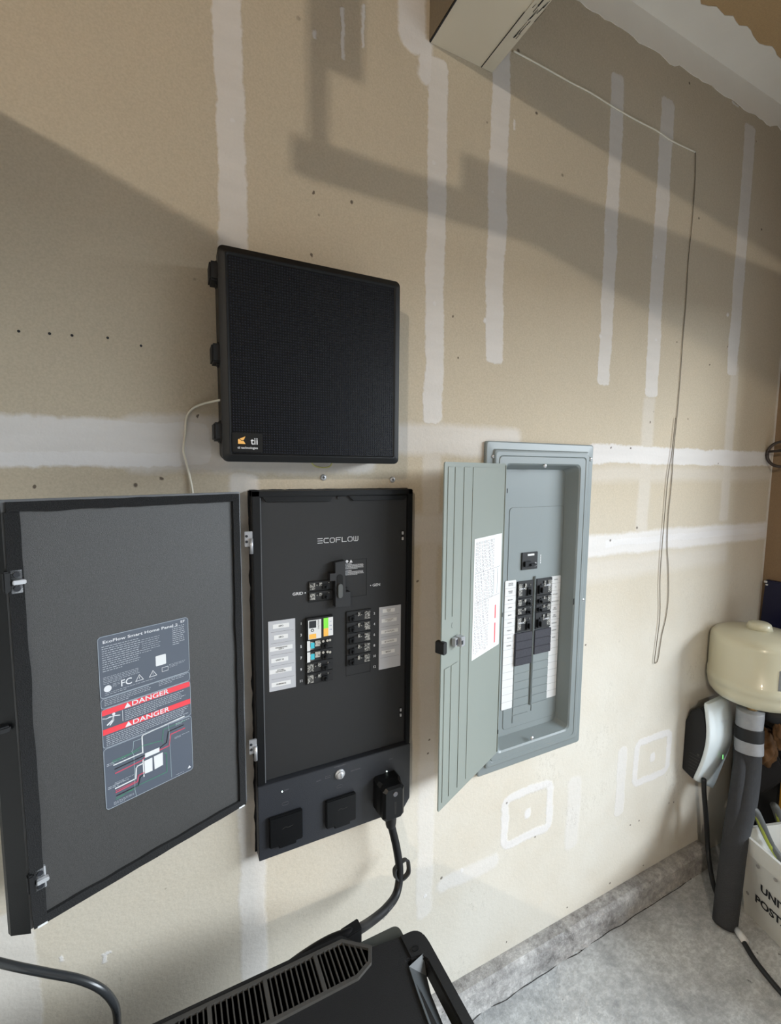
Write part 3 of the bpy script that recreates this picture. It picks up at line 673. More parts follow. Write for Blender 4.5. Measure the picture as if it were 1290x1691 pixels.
# bevelled outer lip along the free edge
mb = MB(); P_ = [(-WE+.001, -.001), (-WE-.020, -.018), (-WE-.022, -.026), (-WE-.004, -.026), (-WE+.001, -.012)]
bm = [[DEF.P(a, z, c_) for a, c_ in P_] for z in (dzb-.006, dzt+.004)]
mb.loft(bm, True, True); lip = mb.go('edge_lip', BLK, dr)
q = DEF.uv(8, 1202, -.008); MB().box(DEF, q[0]-.008, q[1]-.005, q[0]+.006, q[1]+.004, -.016, .0, .002).go('pull_catch', BLKM, lip)
for i, (x, y) in enumerate(((29, 961), (68, 1453))):
    q = DEF.uv(x, y, .008); l_ = MB().box(DEF, q[0]-.0075, q[1]-.017, q[0]+.0065, q[1]+.017, .0003, .006, .0008)
    l_.box(DEF, q[0]-.006, q[1]-.003, q[0]+.009, q[1]+.003, .006, .014, .001); l_ = l_.go('latch', CHROME, dr)
    mb = MB()
    for s in (-1, 1): mb.cyl(DEF, q[0]-.0005, q[1]+s*.010, .0038, .006, .0075, 14)
    mb.go('latch_screws', INK, l_)
    MB().box(DEF, q[0]-.016, q[1]-.013, q[0]-.0078, q[1]+.016, .0003, .012, .002).go('latch_bumper', BLKM, l_)
for x, y in ((404, 893), (414, 1236)):
    q = EF.uv(x, y, .004)
    hg = MB().box(EF, ea0-.016, q[1]-.012, ea0-.0005, q[1]+.018, .001, .006, .0008); hg.lathe(EF.P(ea0-.0035, q[1]-.026, .008), [(0, 0), (.0035, 0), (.0035, .030), (0, .030)], 14, (0, 0, 1)); hg = hg.go('door_hinge', SILVER, sp)
    MB().cyl(EF, ea0-.012, q[1]+.009, .0026, .006, .0072, 12).cyl(EF, ea0-.012, q[1]-.002, .0026, .006, .0072, 12).go('hinge_screws', INK, hg)
MB().box(DEF, -.022, dzb+.002, -.010, dzb+.005, .002, .0068).box(DEF, -WE+.008, dzb+.002, -WE+.02, dzb+.005, .002, .0068).go('gasket_clip', WHITE, dr)

# warning label on the door
C2 = lambda x, y: (130+x/4.83, 1000+y/4.83)
C8 = lambda x, y: (140+x/6.79, 1010+y/6.79)
C9 = lambda x, y: (140+x/6.79, 1180+y/6.79)
D = DEF; r = D.rect([C2(128, 262), C2(868, 85), C2(915, 1290), C2(232, 1645)])
dl = MB().prism(D, rrect(*r, .006), .0003, .0007).go('warning_label', SLATE, dr, label='slate wiring label with red danger bars')
cl = .0008; lw_ = r[2]-r[0]; lh = r[3]-r[1]
S = lambda s, t_: (r[0]+s*lw_, r[3]-t_*lh)      # s 0..1 left-right, t 0..1 top-down
def outl(mb, s0, t0, s1, t1, wd=.0007):
    a, b = S(s0, t1); c_, d_ = S(s1, t0); P_ = rrect(a, b, c_, d_, .005, 3); mb.stroke(D, P_+P_[:1], wd, cl, .0003)
# vertical positions from the photograph
def tt(x, y): a, b = D.uv(*C2(x, y)); return (a-r[0])/lw_, (r[3]-b)/lh
LW = MB()
for t0, t1 in ((.003, .348), (.352, .408), (.412, .635), (.64, .997)): outl(LW, .005, t0, .995, t1)
LW.go('label_borders', mat('label_border', (160, 168, 176), .5), dl)
RB = MB()
for t0 in (.415, .527):
    a, b = S(.01, t0+.032); c_, d_ = S(.99, t0); RB.box(D, a, b, c_, d_, cl, cl+.0003)
RB.go('danger_bars', RED, dl)
TX = MB()
for t0 in (.415, .527):
    a, b = S(.52, t0+.016); TX.text(D, 'DANGER', a, b, .0118, cl+.0004, sx=1.25); a, b = S(.27, t0+.016); TX.prism(D, [(a-.005, b-.0038), (a+.005, b-.0038), (a, b+.0045)], cl+.0003, cl+.0006)
a, b = S(.05, .035); TX.text(D, 'EcoFlow Smart Home Panel 2', a, b, .0068, cl, sx=1.42, align='LEFT')
a, b = S(.93, .022); TX.text(D, 'EF', a, b, .0062, cl, sx=1.3)
a, b = S(.27, .295); TX.text(D, 'FC', a, b, .015, cl)
for s0 in (.41, .56):
    a, b = S(s0, .293); TX.stroke(D, [(a-.006, b-.0045), (a+.006, b-.0045), (a, b+.0055), (a-.006, b-.0045)], .0008, cl); TX.text(D, '!', a, b-.0003, .006, cl)
a, b = S(.7, .287); TX.stroke(D, [(a-.005, b-.0035), (a+.005, b-.0035), (a+.005, b+.0035), (a-.005, b+.0035), (a-.005, b-.0035)], .0006, cl)
a, b = S(.08, .30); TX.cyl(D, a, b, .0055, cl, cl+.0003, 18)
a, b = S(.95, .972); TX.prism(D, [(a-.003, b-.002), (a+.003, b-.002), (a, b+.003)], cl, cl+.0003)
a, b = S(.015, .447); TX.stroke(D, [S(.015, .462), S(.05, .468), S(.085, .462), S(.12, .467)], .0008, cl)
# falling figure of the shock symbol
TX.cyl(D, *S(.125, .455), .0024, cl, cl+.0003, 12); TX.stroke(D, [S(.05, .468), S(.125, .465), S(.185, .473)], .0012, cl); TX.stroke(D, [S(.125, .46), S(.115, .485), S(.06, .505)], .0022, cl); TX.stroke(D, [S(.12, .475), S(.12, .49), S(.085, .51)], .0018, cl)
TX.stroke(D, [S(.215, .452), S(.215, .513)], .0006, cl)
TX.go('label_lettering', OFFW, dl)
FT = MB()
def lines(s0, t0, s1, n, dt, tall=.0009, last=.5):
    for i in range(n):
        e = s1 if i < n-1 else s0+(s1-s0)*last; e = e-(.12*random.random())*(s1-s0); x_ = s0
        while x_ < e:
            d_ = .012+.03*random.random(); d_ = min(d_, e-x_+.005); a, b = S(x_, t0+i*dt); c_, _ = S(x_+d_, 0); FT.box(D, a, b, c_, b+tall, cl, cl+.0002); x_ += d_+.008
lines(.04, .062, .45, 12, .0125); lines(.45, .075, .66, 7, .0125, .0006); lines(.8, .045, .95, 10, .012)
lines(.04, .235, .42, 5, .009, .0006); lines(.13, .283, .2, 3, .008, .0005); lines(.75, .27, .95, 3, .008, .0005); lines(.05, .325, .6, 2, .01, .0006)
lines(.04, .363, .55, 4, .010, .0007); lines(.62, .36, .95, 3, .010, .0007)
lines(.24, .462, .96, 6, .0108); lines(.04, .572, .96, 6, .0108)
lines(.03, .735, .22, 2, .009, .0008); lines(.03, .872, .26, 2, .009, .0008); lines(.8, .655, .97, 2, .009, .0008); lines(.1, .86, .3, 2, .007, .0005); lines(.08, .972, .3, 3, .007, .0005); lines(.78, .74, .97, 2, .007, .0005); lines(.78, .985, .97, 1, .007, .0005)
FT.go('label_fine_print', mat('fine_print', (176, 180, 186), .6), dl)
# blank sticker (its code left out)
a, b = S(.655, .225); MB().prism(D, rrect(a-.0085, b-.009, a+.0085, b+.009, .0015), cl, cl+.0004).go('blank_sticker', WHITE, dl)
def pth(mb, pts, wd): mb.stroke(D, [S(*tt2(x, y)) for x, y in pts], wd, cl, .0003)
def tt2(x, y): a, b = D.uv(*C9(x, y)); return (a-r[0])/lw_, (r[3]-b)/lh
wh = MB(); pth(wh, [(1110, 18), (655, 225), (640, 245), (648, 425)], .0019); pth(wh, [(325, 565), (632, 430)], .0017); pth(wh, [(650, 500), (662, 690)], .0017); pth(wh, [(345, 825), (570, 715), (575, 600), (590, 575), (648, 545)], .0019)
for pg in (((672, 435), (835, 365), (835, 415), (672, 485)), ((665, 520), (755, 478), (758, 625), (672, 662)), ((772, 468), (872, 420), (875, 560), (782, 612))):
    q = [D.uv(*C9(*p)) for p in pg]; wh.prism(D, q, cl, cl+.0003)
wh.go('diagram_white', WHITE, dl)
g_ = MB(); pth(g_, [(310, 520), (520, 430), (640, 350), (860, 290)], .001); pth(g_, [(300, 545), (610, 395)], .0008); pth(g_, [(1130, 60), (880, 165), (868, 270), (875, 320)], .001); pth(g_, [(890, 430), (915, 430), (920, 640), (640, 770), (580, 800), (350, 950)], .001); pth(g_, [(350, 930), (560, 830)], .0008); g_.go('diagram_green', GREEN, dl)
rd = MB(); pth(rd, [(345, 655), (640, 510), (668, 480)], .0018); pth(rd, [(1115, 150), (960, 220), (945, 345), (840, 395)], .0018); pth(rd, [(350, 870), (590, 750), (600, 680), (665, 645)], .0016); pth(rd, [(350, 850), (570, 745)], .001); rd.go('diagram_red', PINK, dl)
bk = MB(); pth(bk, [(340, 608), (668, 455)], .0018); pth(bk, [(1100, 115), (935, 190), (915, 310), (840, 370)], .0018); pth(bk, [(360, 905), (600, 790), (620, 700), (665, 660)], .0018); bk.go('diagram_black', INK, dl)
gl = MB(); pth(gl, [(640, 265), (545, 300), (540, 380), (525, 410), (548, 450), (560, 800), (560, 840), (580, 915)], .0007); pth(gl, [(935, 115), (945, 200), (972, 700)], .0007); gl.go('diagram_grey', mat('label_border2', (150, 165, 170), .5), dl)

# ------------------------------------------------------------------ power cable plugged into the panel
pc = thing('power_cable', 'thick black power cable plugged into the charcoal panel, running down behind the power station', 'power cable', onY(650, 1350, YE-.03))
r = LF.rect([C4(722, 480), C4(835, 460), C4(842, 620), C4(735, 655)], .05)
pa = (r[0]+r[2])/2; pw = (r[2]-r[0])/2; pb0, pb1 = r[1], r[3]
mb = MB()
def oct_(a0, b0, a1, b1, ch): return [(a0+ch, b0), (a1-ch, b0), (a1, b0+ch), (a1, b1-ch), (a1-ch, b1), (a0+ch, b1), (a0, b1-ch), (a0, b0+ch)]
mb.loft([[LF.P(*p, c_) for p in oct_(pa-pw-.003, pb0+.004, pa+pw+.003, pb1+.002, .006)] for c_ in (.0006, .02)]+[[LF.P(*p, c_) for p in oct_(pa-pw, pb0, pa+pw, pb1, .008)] for c_ in (.03, .046)]+[[LF.P(*p, .052) for p in oct_(pa-pw+.006, pb0+.006, pa+pw-.006, pb1-.004, .006)]], True, True)
pg = mb.go('plug', BLK, pc)
MB().cyl(LF, pa+.002, pb1-.016, .0055, .052, .0535, 20).go('round_mark', GINK, pg)
MB().text(LF, 'ECOFLOW', pa+.002, (pb0+pb1)/2-.01, .0062, .0522, rot=-pi/2).go('plug_lettering', GRILLE, pg)
q = LF.P(pa+.002, pb0, .03)
path = [q+Vector((0, 0, .01)), q+Vector((0, 0, -.02)), onY(655, 1400, YE-.04), onY(660, 1440, YE-.045), onY(655, 1475, YE-.06), onY(638, 1500, YE-.09), onY(612, 1522, YE-.12), onY(585, 1538, YE-.16), onY(545, 1553, YE-.15), onY(500, 1580, YE-.14), onY(440, 1625, YE-.13), onY(380, 1670, YE-.13), onY(320, 1750, YE-.13)]
MB().tube(path, .0092, 16, 8).go('cable', mat('cable_sheath', (17, 17, 19), .5, spec=.3), pc)
e0 = path[2]; MB().tube([q+Vector((0, 0, .006)), q+Vector((0, 0, -.022)), q+Vector((.0008, 0, -.03))], [.014, .0125, .0105], 16).go('strain_relief', BLKM, pc)
# strap loop round the cable
cc_ = onY(660, 1440, YE-.045); mb = MB(); n = 28; rings = []
sh = [(-.014, .006), (-.012, -.010), (.002, -.018), (.022, -.012), (.026, .004), (.024, .018), (.010, .020), (-.008, .014)]
from mathutils import geometry
def strap(shape, ctr, ax1, ax2, wdir, wd, th, name, m, parent):
    mb = MB(); pts = []
    n = len(shape)
    for i in range(n):
        p0, p1, p2, p3 = (Vector(shape[(i+k_) % n]) for k_ in (-1, 0, 1, 2))
        for k_ in range(4):
            t_ = k_/4; pts.append(.5*((2*p1)+(p2-p0)*t_+(2*p0-5*p1+4*p2-p3)*t_*t_+(3*p1-p0-3*p2+p3)*t_**3))
    c2 = sum(pts, Vector((0, 0)))/len(pts)
    def ring(sc, off): return [ctr+ax1*(c2.x+(p.x-c2.x)*sc)+ax2*(c2.y+(p.y-c2.y)*sc)+wdir*off for p in pts]
    mb.loft([ring(1, -wd/2), ring(1, wd/2), ring(1-th, wd/2), ring(1-th, -wd/2), ring(1, -wd/2)], smooth=False); return mb.go(name, m, parent)
strap(sh, cc_, Vector((1, 0, .1)).normalized(), Vector((0, .35, 1)).normalized(), Vector((.1, -1, .35)).normalized(), .014, .16, 'cable_strap', BLKM, pc)
q = path[7]; f = Fr(q, (1, 0, .2), (0, 0, 1)); MB().box(f, -.026, -.030, .012, .011, -.012, .012, .002).go('cable_clip', BLKM, pc)
MB().text(Fr(path[5]+Vector((0, -.0095, 0)), (.75, 0, .66), (-.66, 0, .75)), 'ECOFLOW', 0, 0, .007, .0).go('cable_print', GINK, pc)

# ------------------------------------------------------------------ grey load centre
YG = .935
GF = Fr((0, YG, 0), (1, 0, 0), (0, 0, 1))
g0, h0, g1, h1 = GF.rect([(805, 727), (985, 736), (953, 1226), (787, 1285)])
C5 = lambda x, y: (700+x/4.3, 700+y/4.3)
C6 = lambda x, y: (700+x/4.3, 1000+y/4.3)
CA = lambda x, y: (800+x/7.685, 900+y/7.685)
lc_ = thing('load_center', 'pale grey metal breaker panel set in the wall with its narrow door swung open', 'electrical panel', ((g0+g1)/2, DW, h0))
gb = -(DW-YG)+.0005
rr_ = lambda i, ra: rrect(g0+i, h0+i, g1-i, h1-i, ra)
prof = [(0, .008, gb), (0, .008, -.002), (.003, .007, .0), (.020, .007, .001), (.023, .008, .006), (.027, .009, .0075), (.036, .01, .0075), (.0375, .01, .0055), (.039, .01, .0075), (.056, .016, .0075), (.060, .016, .004), (.072, .016, -.034)]
mb = MB(); mb.loft([[GF.P(*p, c_) for p in rr_(i, ra)] for i, ra, c_ in prof], False, False); mb.go('trim_cover', GREY, lc_)
HP = -.034
HF = Fr((0, YG-HP, 0), (1, 0, 0), (0, 0, 1))
MB().box(HF, g0+.06, h0+.06, g1-.06, h1-.06, -.004, 0).go('dead_front', GREY, lc_)
i0 = HF.rect([C5(622, 595), C5(1000, 582), C6(925, 770), C6(545, 890)])
mb = MB(); P_ = rrect(i0[0], i0[1], i0[2], i0[3], .010); mb.prism(HF, P_, .0, .0012, .0006); mb.go('inner_plate', GREY, lc_)
mb = MB(); mb.stroke(HF, P_+P_[:1], .0008, .0001, .0006); mb.go('plate_gap', LINE, lc_)
for x, y, fr, cc_2 in (C5(493, 232)+(GF, .001), C5(1185, 250)+(GF, .001), C5(1128, 1250)+(GF, .001), C6(1068, 888)+(GF, .001), C5(860, 298)+(GF, .0075), C6(768, 940)+(GF, .0075)):
    q = fr.uv(x, y, cc_2); s_ = MB().lathe(fr.P(*q, cc_2), [(0, .0035), (.003, .0035), (.0055, .0015), (.006, .0002), (0, .0002)], 18, (0, -1, 0)).go('cover_screw', CHROME, lc_)
    MB().box(fr, q[0]-.0034, q[1]-.0006, q[0]+.0034, q[1]+.0006, cc_2+.0034, cc_2+.0038).go('screw_slot', INK, s_)
q = GF.uv(*C5(1064, 1262), .0075); MB().box(GF, q[0]-.0018, q[1]-.009, q[0]+.0018, q[1]+.009, .0076, .0082).go('latch_slot', VOID, lc_)
# main breaker
PF = Fr((0, YG-HP-.0012, 0), (1, 0, 0), (0, 0, 1))
r = PF.rect([C5(692, 915), C5(803, 905), C5(800, 1025), C5(690, 1037)])
m_ = MB().box(PF, r[0], r[1], r[2], r[3], .0002, .004, .0006).go('main_breaker', BLKM, lc_)
wq = r[2]-r[0]; hq = r[3]-r[1]
MB().box(PF, r[0]+wq*.34, r[3]-hq*.2, r[0]+wq*.76, r[3]-hq*.09, .004, .0046).go('main_sticker', WHITE, m_)
MB().box(PF, r[0]+wq*.12, r[1]+hq*.2, r[0]+wq*.5, r[1]+hq*.5, .004, .010, .001).box(PF, r[0]+wq*.4, r[1]+hq*.22, r[0]+wq*.78, r[1]+hq*.36, .004, .016, .002).go('main_toggle', BLK, m_)
MB().text(PF, 'EATON' if False else '200', r[0]+wq*.88, r[1]+hq*.26, .008, .0042, rot=pi/2).go('rating', OFFW, m_)
mb = MB(); q = PF.uv(*C5(830, 965))
for i in range(5): mb.box(PF, q[0]-.002, q[1]-.010+i*.0055, q[0]+.001, q[1]-.007+i*.0055, .0001, .0003)
mb.go('stamped_marks', OFFW, lc_)
# centre divider
r = PF.rect([CA(632, 395), CA(652, 390), C6(752, 690), C6(742, 715)])
MB().box(PF, r[0], r[1], r[0]+(r[2]-r[0])*.45, r[3], .0001, .005, .0008).box(PF, r[2]-.001, r[1], r[2]+.0012, r[3], .0001, .004, .0006).go('divider_strip', GREY, lc_)
MB().box(PF, r[0]+(r[2]-r[0])*.45+.0002, r[1]+.01, r[2]-.0012, r[3]-.05, .0001, .0006).go('divider_gap', LINE, lc_)
# legends
def legend(pxs, n, words, label):
    r = PF.rect(pxs); s_ = MB().prism(PF, rrect(*r, .003, 3), .0002, .0008).go('legend', WHITE, lc_, label=label)
    dz = (r[3]-r[1])/n; mb = MB(); mt = MB()
    for i in range(1, n): mb.box(PF, r[0], r[3]-i*dz-.0002, r[2], r[3]-i*dz+.0002, .0008, .001)
    for i, w2 in enumerate(words):
        if w2: mt.text(PF, w2, (r[0]+r[2])/2, r[3]-(i+.5)*dz, .0048, .0009)
    mb.go('ruled_lines', GINK, s_); mt.go('legend_writing', GINK, s_)
legend([CA(272, 455), CA(410, 442), C6(620, 733), C6(545, 740)], 17, ['WATER\nHEATER', 'RANGE\nOVEN', 'MASTER', 'LIVING', 'BATH', 'LIGHTS', 'PORCH', 'PATIO', 'DINING'], 'white legend strip left of the breakers')
legend([CA(852, 395), CA(975, 385), C6(930, 645), C6(865, 652)], 17, ['DRYER', 'AC', 'KITCHEN', 'MICROWAVE', 'BED\nROOM', 'BED\nROOM', 'LAUNDRY', 'GARAGE', 'SPARE'], 'white legend strip right of the breakers')
rl = PF.rect([CA(418, 463), CA(612, 442), CA(590, 1085), CA(390, 1112)]); hl = (rl[3]-rl[1])/6
rg = PF.rect([CA(662, 425), CA(855, 408), CA(825, 1035), CA(625, 1075)]); hr = (rg[3]-rg[1])/6
for (R_, h__, sd) in ((rl, hl, 1), (rg, hr, -1)):
    MB().box(PF, R_[0], R_[1], R_[2], R_[3], .0001, .0006).go('breaker_slot', VOID, lc_)
    tb = R_[3]
    for n2 in (2, 1, 1, 2):
        b_ = breaker(PF, R_[0]+.0005, tb-h__*n2, R_[2]-.0005, tb, lc_, sd, 0, gap=.0022); tb -= h__*n2
        if n2 == 2: MB().box(PF, R_[0]+(R_[2]-R_[0])*(.1 if sd > 0 else .5), tb+h__*1.1, R_[0]+(R_[2]-R_[0])*(.45 if sd > 0 else .85), tb+h__*1.25, .0061, .0066).go('printed_patch', LGREY, b_)
for (R_, n2, h__) in ((rl, 4, hl), (rg, 3, hr)):
    for i in range(n2):
        tb = R_[1]-.0005-i*h__*.97; MB().box(PF, R_[0]-.003, tb-h__*.95, R_[2]+.001, tb, .0002, .007, .0012).go('blank_filler', mat('speckled_black', (50, 50, 58), .7, nscale=500, namt=.7) if 'speckled_black' not in bpy.data.materials else bpy.data.materials['speckled_black'], lc_)
for (R_, n2, h__, n3) in ((rl, 4, hl, 7), (rg, 3, hr, 7)):
    mb = MB()
    for i in range(n3):
        tb = R_[1]-.0005-n2*h__*.97-i*h__; mb.box(PF, R_[0]-.001, tb-h__*.94, R_[2]-.001, tb-.0008, .0001, .0016, .0006)
    mb.go('knockout_row', GREY, lc_, kind='stuff') if False else mb.go('knockout_row', GREY, lc_)
# grey door
HG = onY(836.5, 770, YG-.010); ag = radians(24); 
ug = Vector((cos(ag), sin(ag), 0)); GD = Fr((HG.x, HG.y, 0), ug, (0, 0, 1))
f0 = (GD.uv(733, 763)[0]+GD.uv(725, 1341)[0])/2; ft = (GD.uv(735, 762)[1]+GD.uv(834, 766)[1])/2; fb = (GD.uv(724.5, 1343)[1]+GD.uv(818.5, 1244)[1])/2
gdr = MB().prism(GD, rrect(f0, fb, 0, ft, .005), -.003, 0, .0012).go('door', GREYD, lc_, label='open narrow door, pale grey green')
gu = lambda x, y=300: GD.uv(*C5(x, y))[0]
lat_t = GD.uv(*C5(200, 1370))[1]; lat_b = GD.uv(*C6(190, 425))[1]; tp_ = ft-.010; bt_ = fb+.016
for (xa, xb, split) in ((172, 212, 1), (222, 270, 1), (286, 332, 0)):
    for (z0, z1) in (((bt_, lat_b), (lat_t, tp_)) if split else ((bt_, tp_),)):
        MB().box(GD, gu(xa), z0, gu(xb), z1, .0, .0014, .0012, 2).go('pressed_rib', GREYD, gdr)
MB().box(GD, gu(350), bt_, -.008, tp_, 0, .0012, .001, 2).go('pressed_panel', GREYD, gdr)
MB().box(GD, -.0056, fb+.004, -.002, ft-.004, -.0002, .0022, .0008).go('hinge_edge', GREYD, gdr)
for x, y in (C5(588, 475), C5(553, 1355), C6(522, 895)):
    q = GD.uv(x, y); MB().box(GD, q[0]-.0012, q[1]-.006, q[0]+.0012, q[1]+.006, .0012, .0026, .0003).go('hinge_slot', VOID, gdr)
# directory sheet
r = GD.rect([C5(358, 815), C5(553, 778), C6(525, 275), C6(335, 390)])
ds = MB().box(GD, *r, .0014, .0018).go('directory_sheet', WHITE, gdr)
mb = MB(); wq = r[2]-r[0]; hq = r[3]-r[1]
for kx in range(13):
    x_ = r[0]+wq*(.06+.052*kx)
    for (ya, yb) in ((.03, .27), (.30, .52), (.54, .74), (.77, .95)):
        if kx > 9 and ya > .5: continue
        y_ = r[3]-hq*ya
        while y_ > r[3]-hq*yb:
            d_ = .002+.006*random.random(); mb.box(GD, x_, y_-d_, x_+.0015, y_, .0018, .002); y_ -= d_+.0025
for (s0, t0, s1, t1) in ((.04, .285, .96, .287), (.04, .53, .96, .532), (.04, .755, .6, .757), (.72, .3, .73, .52), (.86, .3, .87, .52)):
    mb.box(GD, r[0]+wq*s0, r[3]-hq*t1-.0003, r[0]+wq*s1, r[3]-hq*t0, .0018, .002)
mb.text(GD, 'CIRCUIT DIRECTORY', r[0]+wq*.93, r[1]+hq*.82, .006, .0018, rot=pi/2) if False else None
mb.go('sheet_print', GINK, ds)
mb = MB(); 
for t0, t1 in ((.62, .74), (.78, .96)):
    mb.box(GD, r[0]+wq*.80, r[3]-hq*t1, r[0]+wq*.84, r[3]-hq*t0, .0018, .002)
mb.go('red_print', RED, ds)
q = GD.uv(*C6(215, 245)); lt = MB().box(GD, q[0]-.002, q[1]-.012, q[0]+.016, q[1]+.010, .0016, .020, .0015)
lt.box(GD, q[0]-.014, q[1]-.009, q[0]-.001, q[1]+.009, .0016, .012, .001); lt = lt.go('latch', SILVER, gdr)
MB().box(GD, q[0]-.0005, q[1]-.006, q[0]+.006, q[1]+.003, .020, .0206).box(GD, q[0]-.010, q[1]-.006, q[0]-.005, q[1]+.006, .012, .0126).go('latch_slot', INK, lt)
MB().prism(GD, rrect(f0-.006, q[1]-.016, f0+.008, q[1]+.012, .004), -.012, .010, .002).go('latch_handle', BLKM, lt)
q = GD.uv(*C6(203, 140)); MB().stroke(GD, [(q[0]+.004*cos(t_), q[1]+.006*sin(t_)) for t_ in [pi/2+pi*i/8 for i in range(9)]], .0006, .0001).go('stamped_arc', LINE, gdr)

# ------------------------------------------------------------------ white wire along the wall and drooping to a loop
path = [onY(848, 84, DW-.003), onY(872, 97, DW-.003), onY(905, 115, DW-.002), onY(940, 135, DW-.003), onY(975, 153, DW-.003), onY(1010, 175, DW-.002), onY(1050, 198, DW-.003), onY(1085, 216, DW-.002), onY(1110, 233, DW-.003), onY(1148, 251, DW-.003)]
ww = thing('loose_wire', 'thin wire stapled across the upper right wall then hanging down to a long narrow loop', 'wire', path[0])
MB().tube(path, .0021, 8, 4).go('stapled_run', WIRE, ww)
path = [onY(x, y, DW-.0025) for x, y in ((1148, 251), (1149, 258), (1148, 300), (1143, 370), (1137, 430), (1133, 500), (1128, 560), (1124, 620), (1119, 680), (1113, 740), (1109, 800), (1104, 850), (1102, 900), (1104, 940), (1104, 985), (1100, 1020), (1093, 1050), (1087, 1088), (1083, 1095))]
MB().tube(path, .0013, 6, 4).go('hanging_run', WIREG, ww)
path = [onY(x, y, DW-.0045) for x, y in ((1083, 1095), (1081, 1092), (1085, 1060), (1090, 1015), (1090, 960), (1093, 910), (1098, 850), (1103, 790), (1110, 745), (1116, 690))]
MB().tube(path, .0013, 6, 4).go('return_run', WIREG, ww)

# small nail holes in the wall
for x, y in ((31, 547), (82, 551), (119, 554), (178, 558), (233, 571)):
    q = onY(x, y, DW); f = Fr((q.x, DW, q.z), (1, 0, 0), (0, 0, 1))
    h = MB().cyl(f, 0, 0, .0022, .0002, .0006, 10).go('screw_hole', INK, label=('leftmost', 'second from the left', 'middle', 'second from the right', 'rightmost')[(31, 82, 119, 178, 233).index(x)]+' of five small dark anchor holes left of the black enclosure', category='hole'); h['group'] = 'anchor holes left of the enclosure'

# ------------------------------------------------------------------ car charger
X0c, X1c = 1.672, 1.838
pl_ = [onX(1122, 1188, X0c), onX(1122, 1268, X0c), onX(1147, 1290, X0c), onX(1165, 1172, X0c)]
pr = [onX(1166, 1163, X0c), onX(1169, 1185, X0c), onX(1170.5, 1210, X0c), onX(1168, 1235, X0c), onX(1160, 1262, X0c), onX(1147, 1290, X0c)]
qv = thing('car_charger', 'wall mounted car charger with glossy white curved front and black body, under the cream tank', 'car charger', (X0c+.07, DW, pr[-1].z))
YZ = Fr((0, 0, 0), (0, 1, 0), (0, 0, 1))     # a=Y b=Z c=X
yb = DW-.0006
side = [(yb, pl_[0].z+.005), (yb, pl_[1].z)]+[(p.y+.009, p.z) for p in pr[:1:-1]]+[(pl_[3].y+.006, pl_[3].z-.012), (pl_[3].y+.018, pl_[3].z-.003), (onX(1140, 1173, X0c).y, onX(1140, 1173, X0c).z), (yb-.006, pl_[0].z+.018)]
mb = MB().prism(YZ, side, X0c+.004, X1c-.03, .003); mb.go('charger_body', BLKM, qv)
def interp(P_, n):
    out = []
    for i in range(len(P_)-1):
        p0, p1, p2, p3 = P_[max(i-1, 0)], P_[i], P_[i+1], P_[min(i+2, len(P_)-1)]
        for k_ in range(n):
            t_ = k_/n; out.append(.5*((2*p1)+(p2-p0)*t_+(2*p0-5*p1+4*p2-p3)*t_*t_+(3*p1-p0-3*p2+p3)*t_**3))
    return out+[P_[-1]]
cv = interp([Vector((p.y, p.z)) for p in pr], 5); fp = []
bt = cv[-1]; n = len(cv)
nrm = []
for i in range(n):
    d = (cv[min(i+1, n-1)]-cv[max(i-1, 0)]).normalized(); nn = Vector((d.y, -d.x)); nn = nn if nn.x < 0 else -nn; nrm.append(nn)
pr2 = [onX(1198, 1148, X1c), onX(1206, 1165, X1c), onX(1211, 1198, X1c), onX(1209, 1222, X1c), onX(1194, 1260, X1c), onX(1178, 1300, X1c)]
cv2 = interp([Vector((p.y, p.z)) for p in pr2], 5)
mb = MB(); rings = []
for i in range(n):
    R_ = []; ed = .007 if i in (0, n-1) else (.002 if i in (1, n-2) else 0)
    for f_, off in ((0, .008), (0, .0), (.04, -.004), (.5, -.006), (.96, -.004), (1, 0), (1, .008)):
        q = cv[i].lerp(cv2[i], f_); xx = X0c+ed+(X1c-X0c-2*ed)*f_; R_.append((xx, q.x+off, q.y))
    rings.append(R_)
mb.loft(rings, True, True, False); bmesh.ops.recalc_face_normals(mb.bm, faces=mb.bm.faces)
for f in mb.bm.faces: f.smooth = len(f.verts) == 4 and f.calc_area() > 2e-5
fp = mb.go('front_plate', WHITEP, qv)
k_ = 8; tf = Fr((0, cv[k_].x, 0), (1, 0, 0), (0, -(cv[k_+3].x-cv[k_-3].x), -(cv[k_+3].y-cv[k_-3].y)))
tb_ = (Vector((0, cv[k_].x, cv[k_].y))+Vector((0, nrm[k_].x, nrm[k_].y))*.0045)
tf = Fr(tb_+Vector(((X0c+X1c)/2+.01, 0, 0)), (1, 0, 0), tf.v)
MB().text(tf, 'T E S L A', 0, 0, .012, .0002).go('front_lettering', LGREY, fp)
k_ = int(n*.72); tb_ = Vector(((X0c+X1c)/2+.02, cv[k_].x-.001, cv[k_].y-.022))+Vector((0, nrm[k_].x, nrm[k_].y))*.006
MB().box(Fr(tb_, (1, 0, 0), (0, 0, 1)), -.0018, -.008, .0018, .008, -.0015, .0006).go('status_light', GRNLED, fp)
SX = Fr((X0c+.004, 0, 0), (0, -1, 0), (0, 0, 1))
sl = MB(); a, b = -(DW-.045), pl_[1].z+.045
for i in range(6): sl.box(SX, a-.022, b-.028+i*.012, a+.014, b-.0265+i*.012, .0001, .0004)
sl.box(SX, a+.004, b+.036, a+.012, b+.044, .0001, .0004); sl.go('side_print', GRILLE, qv)
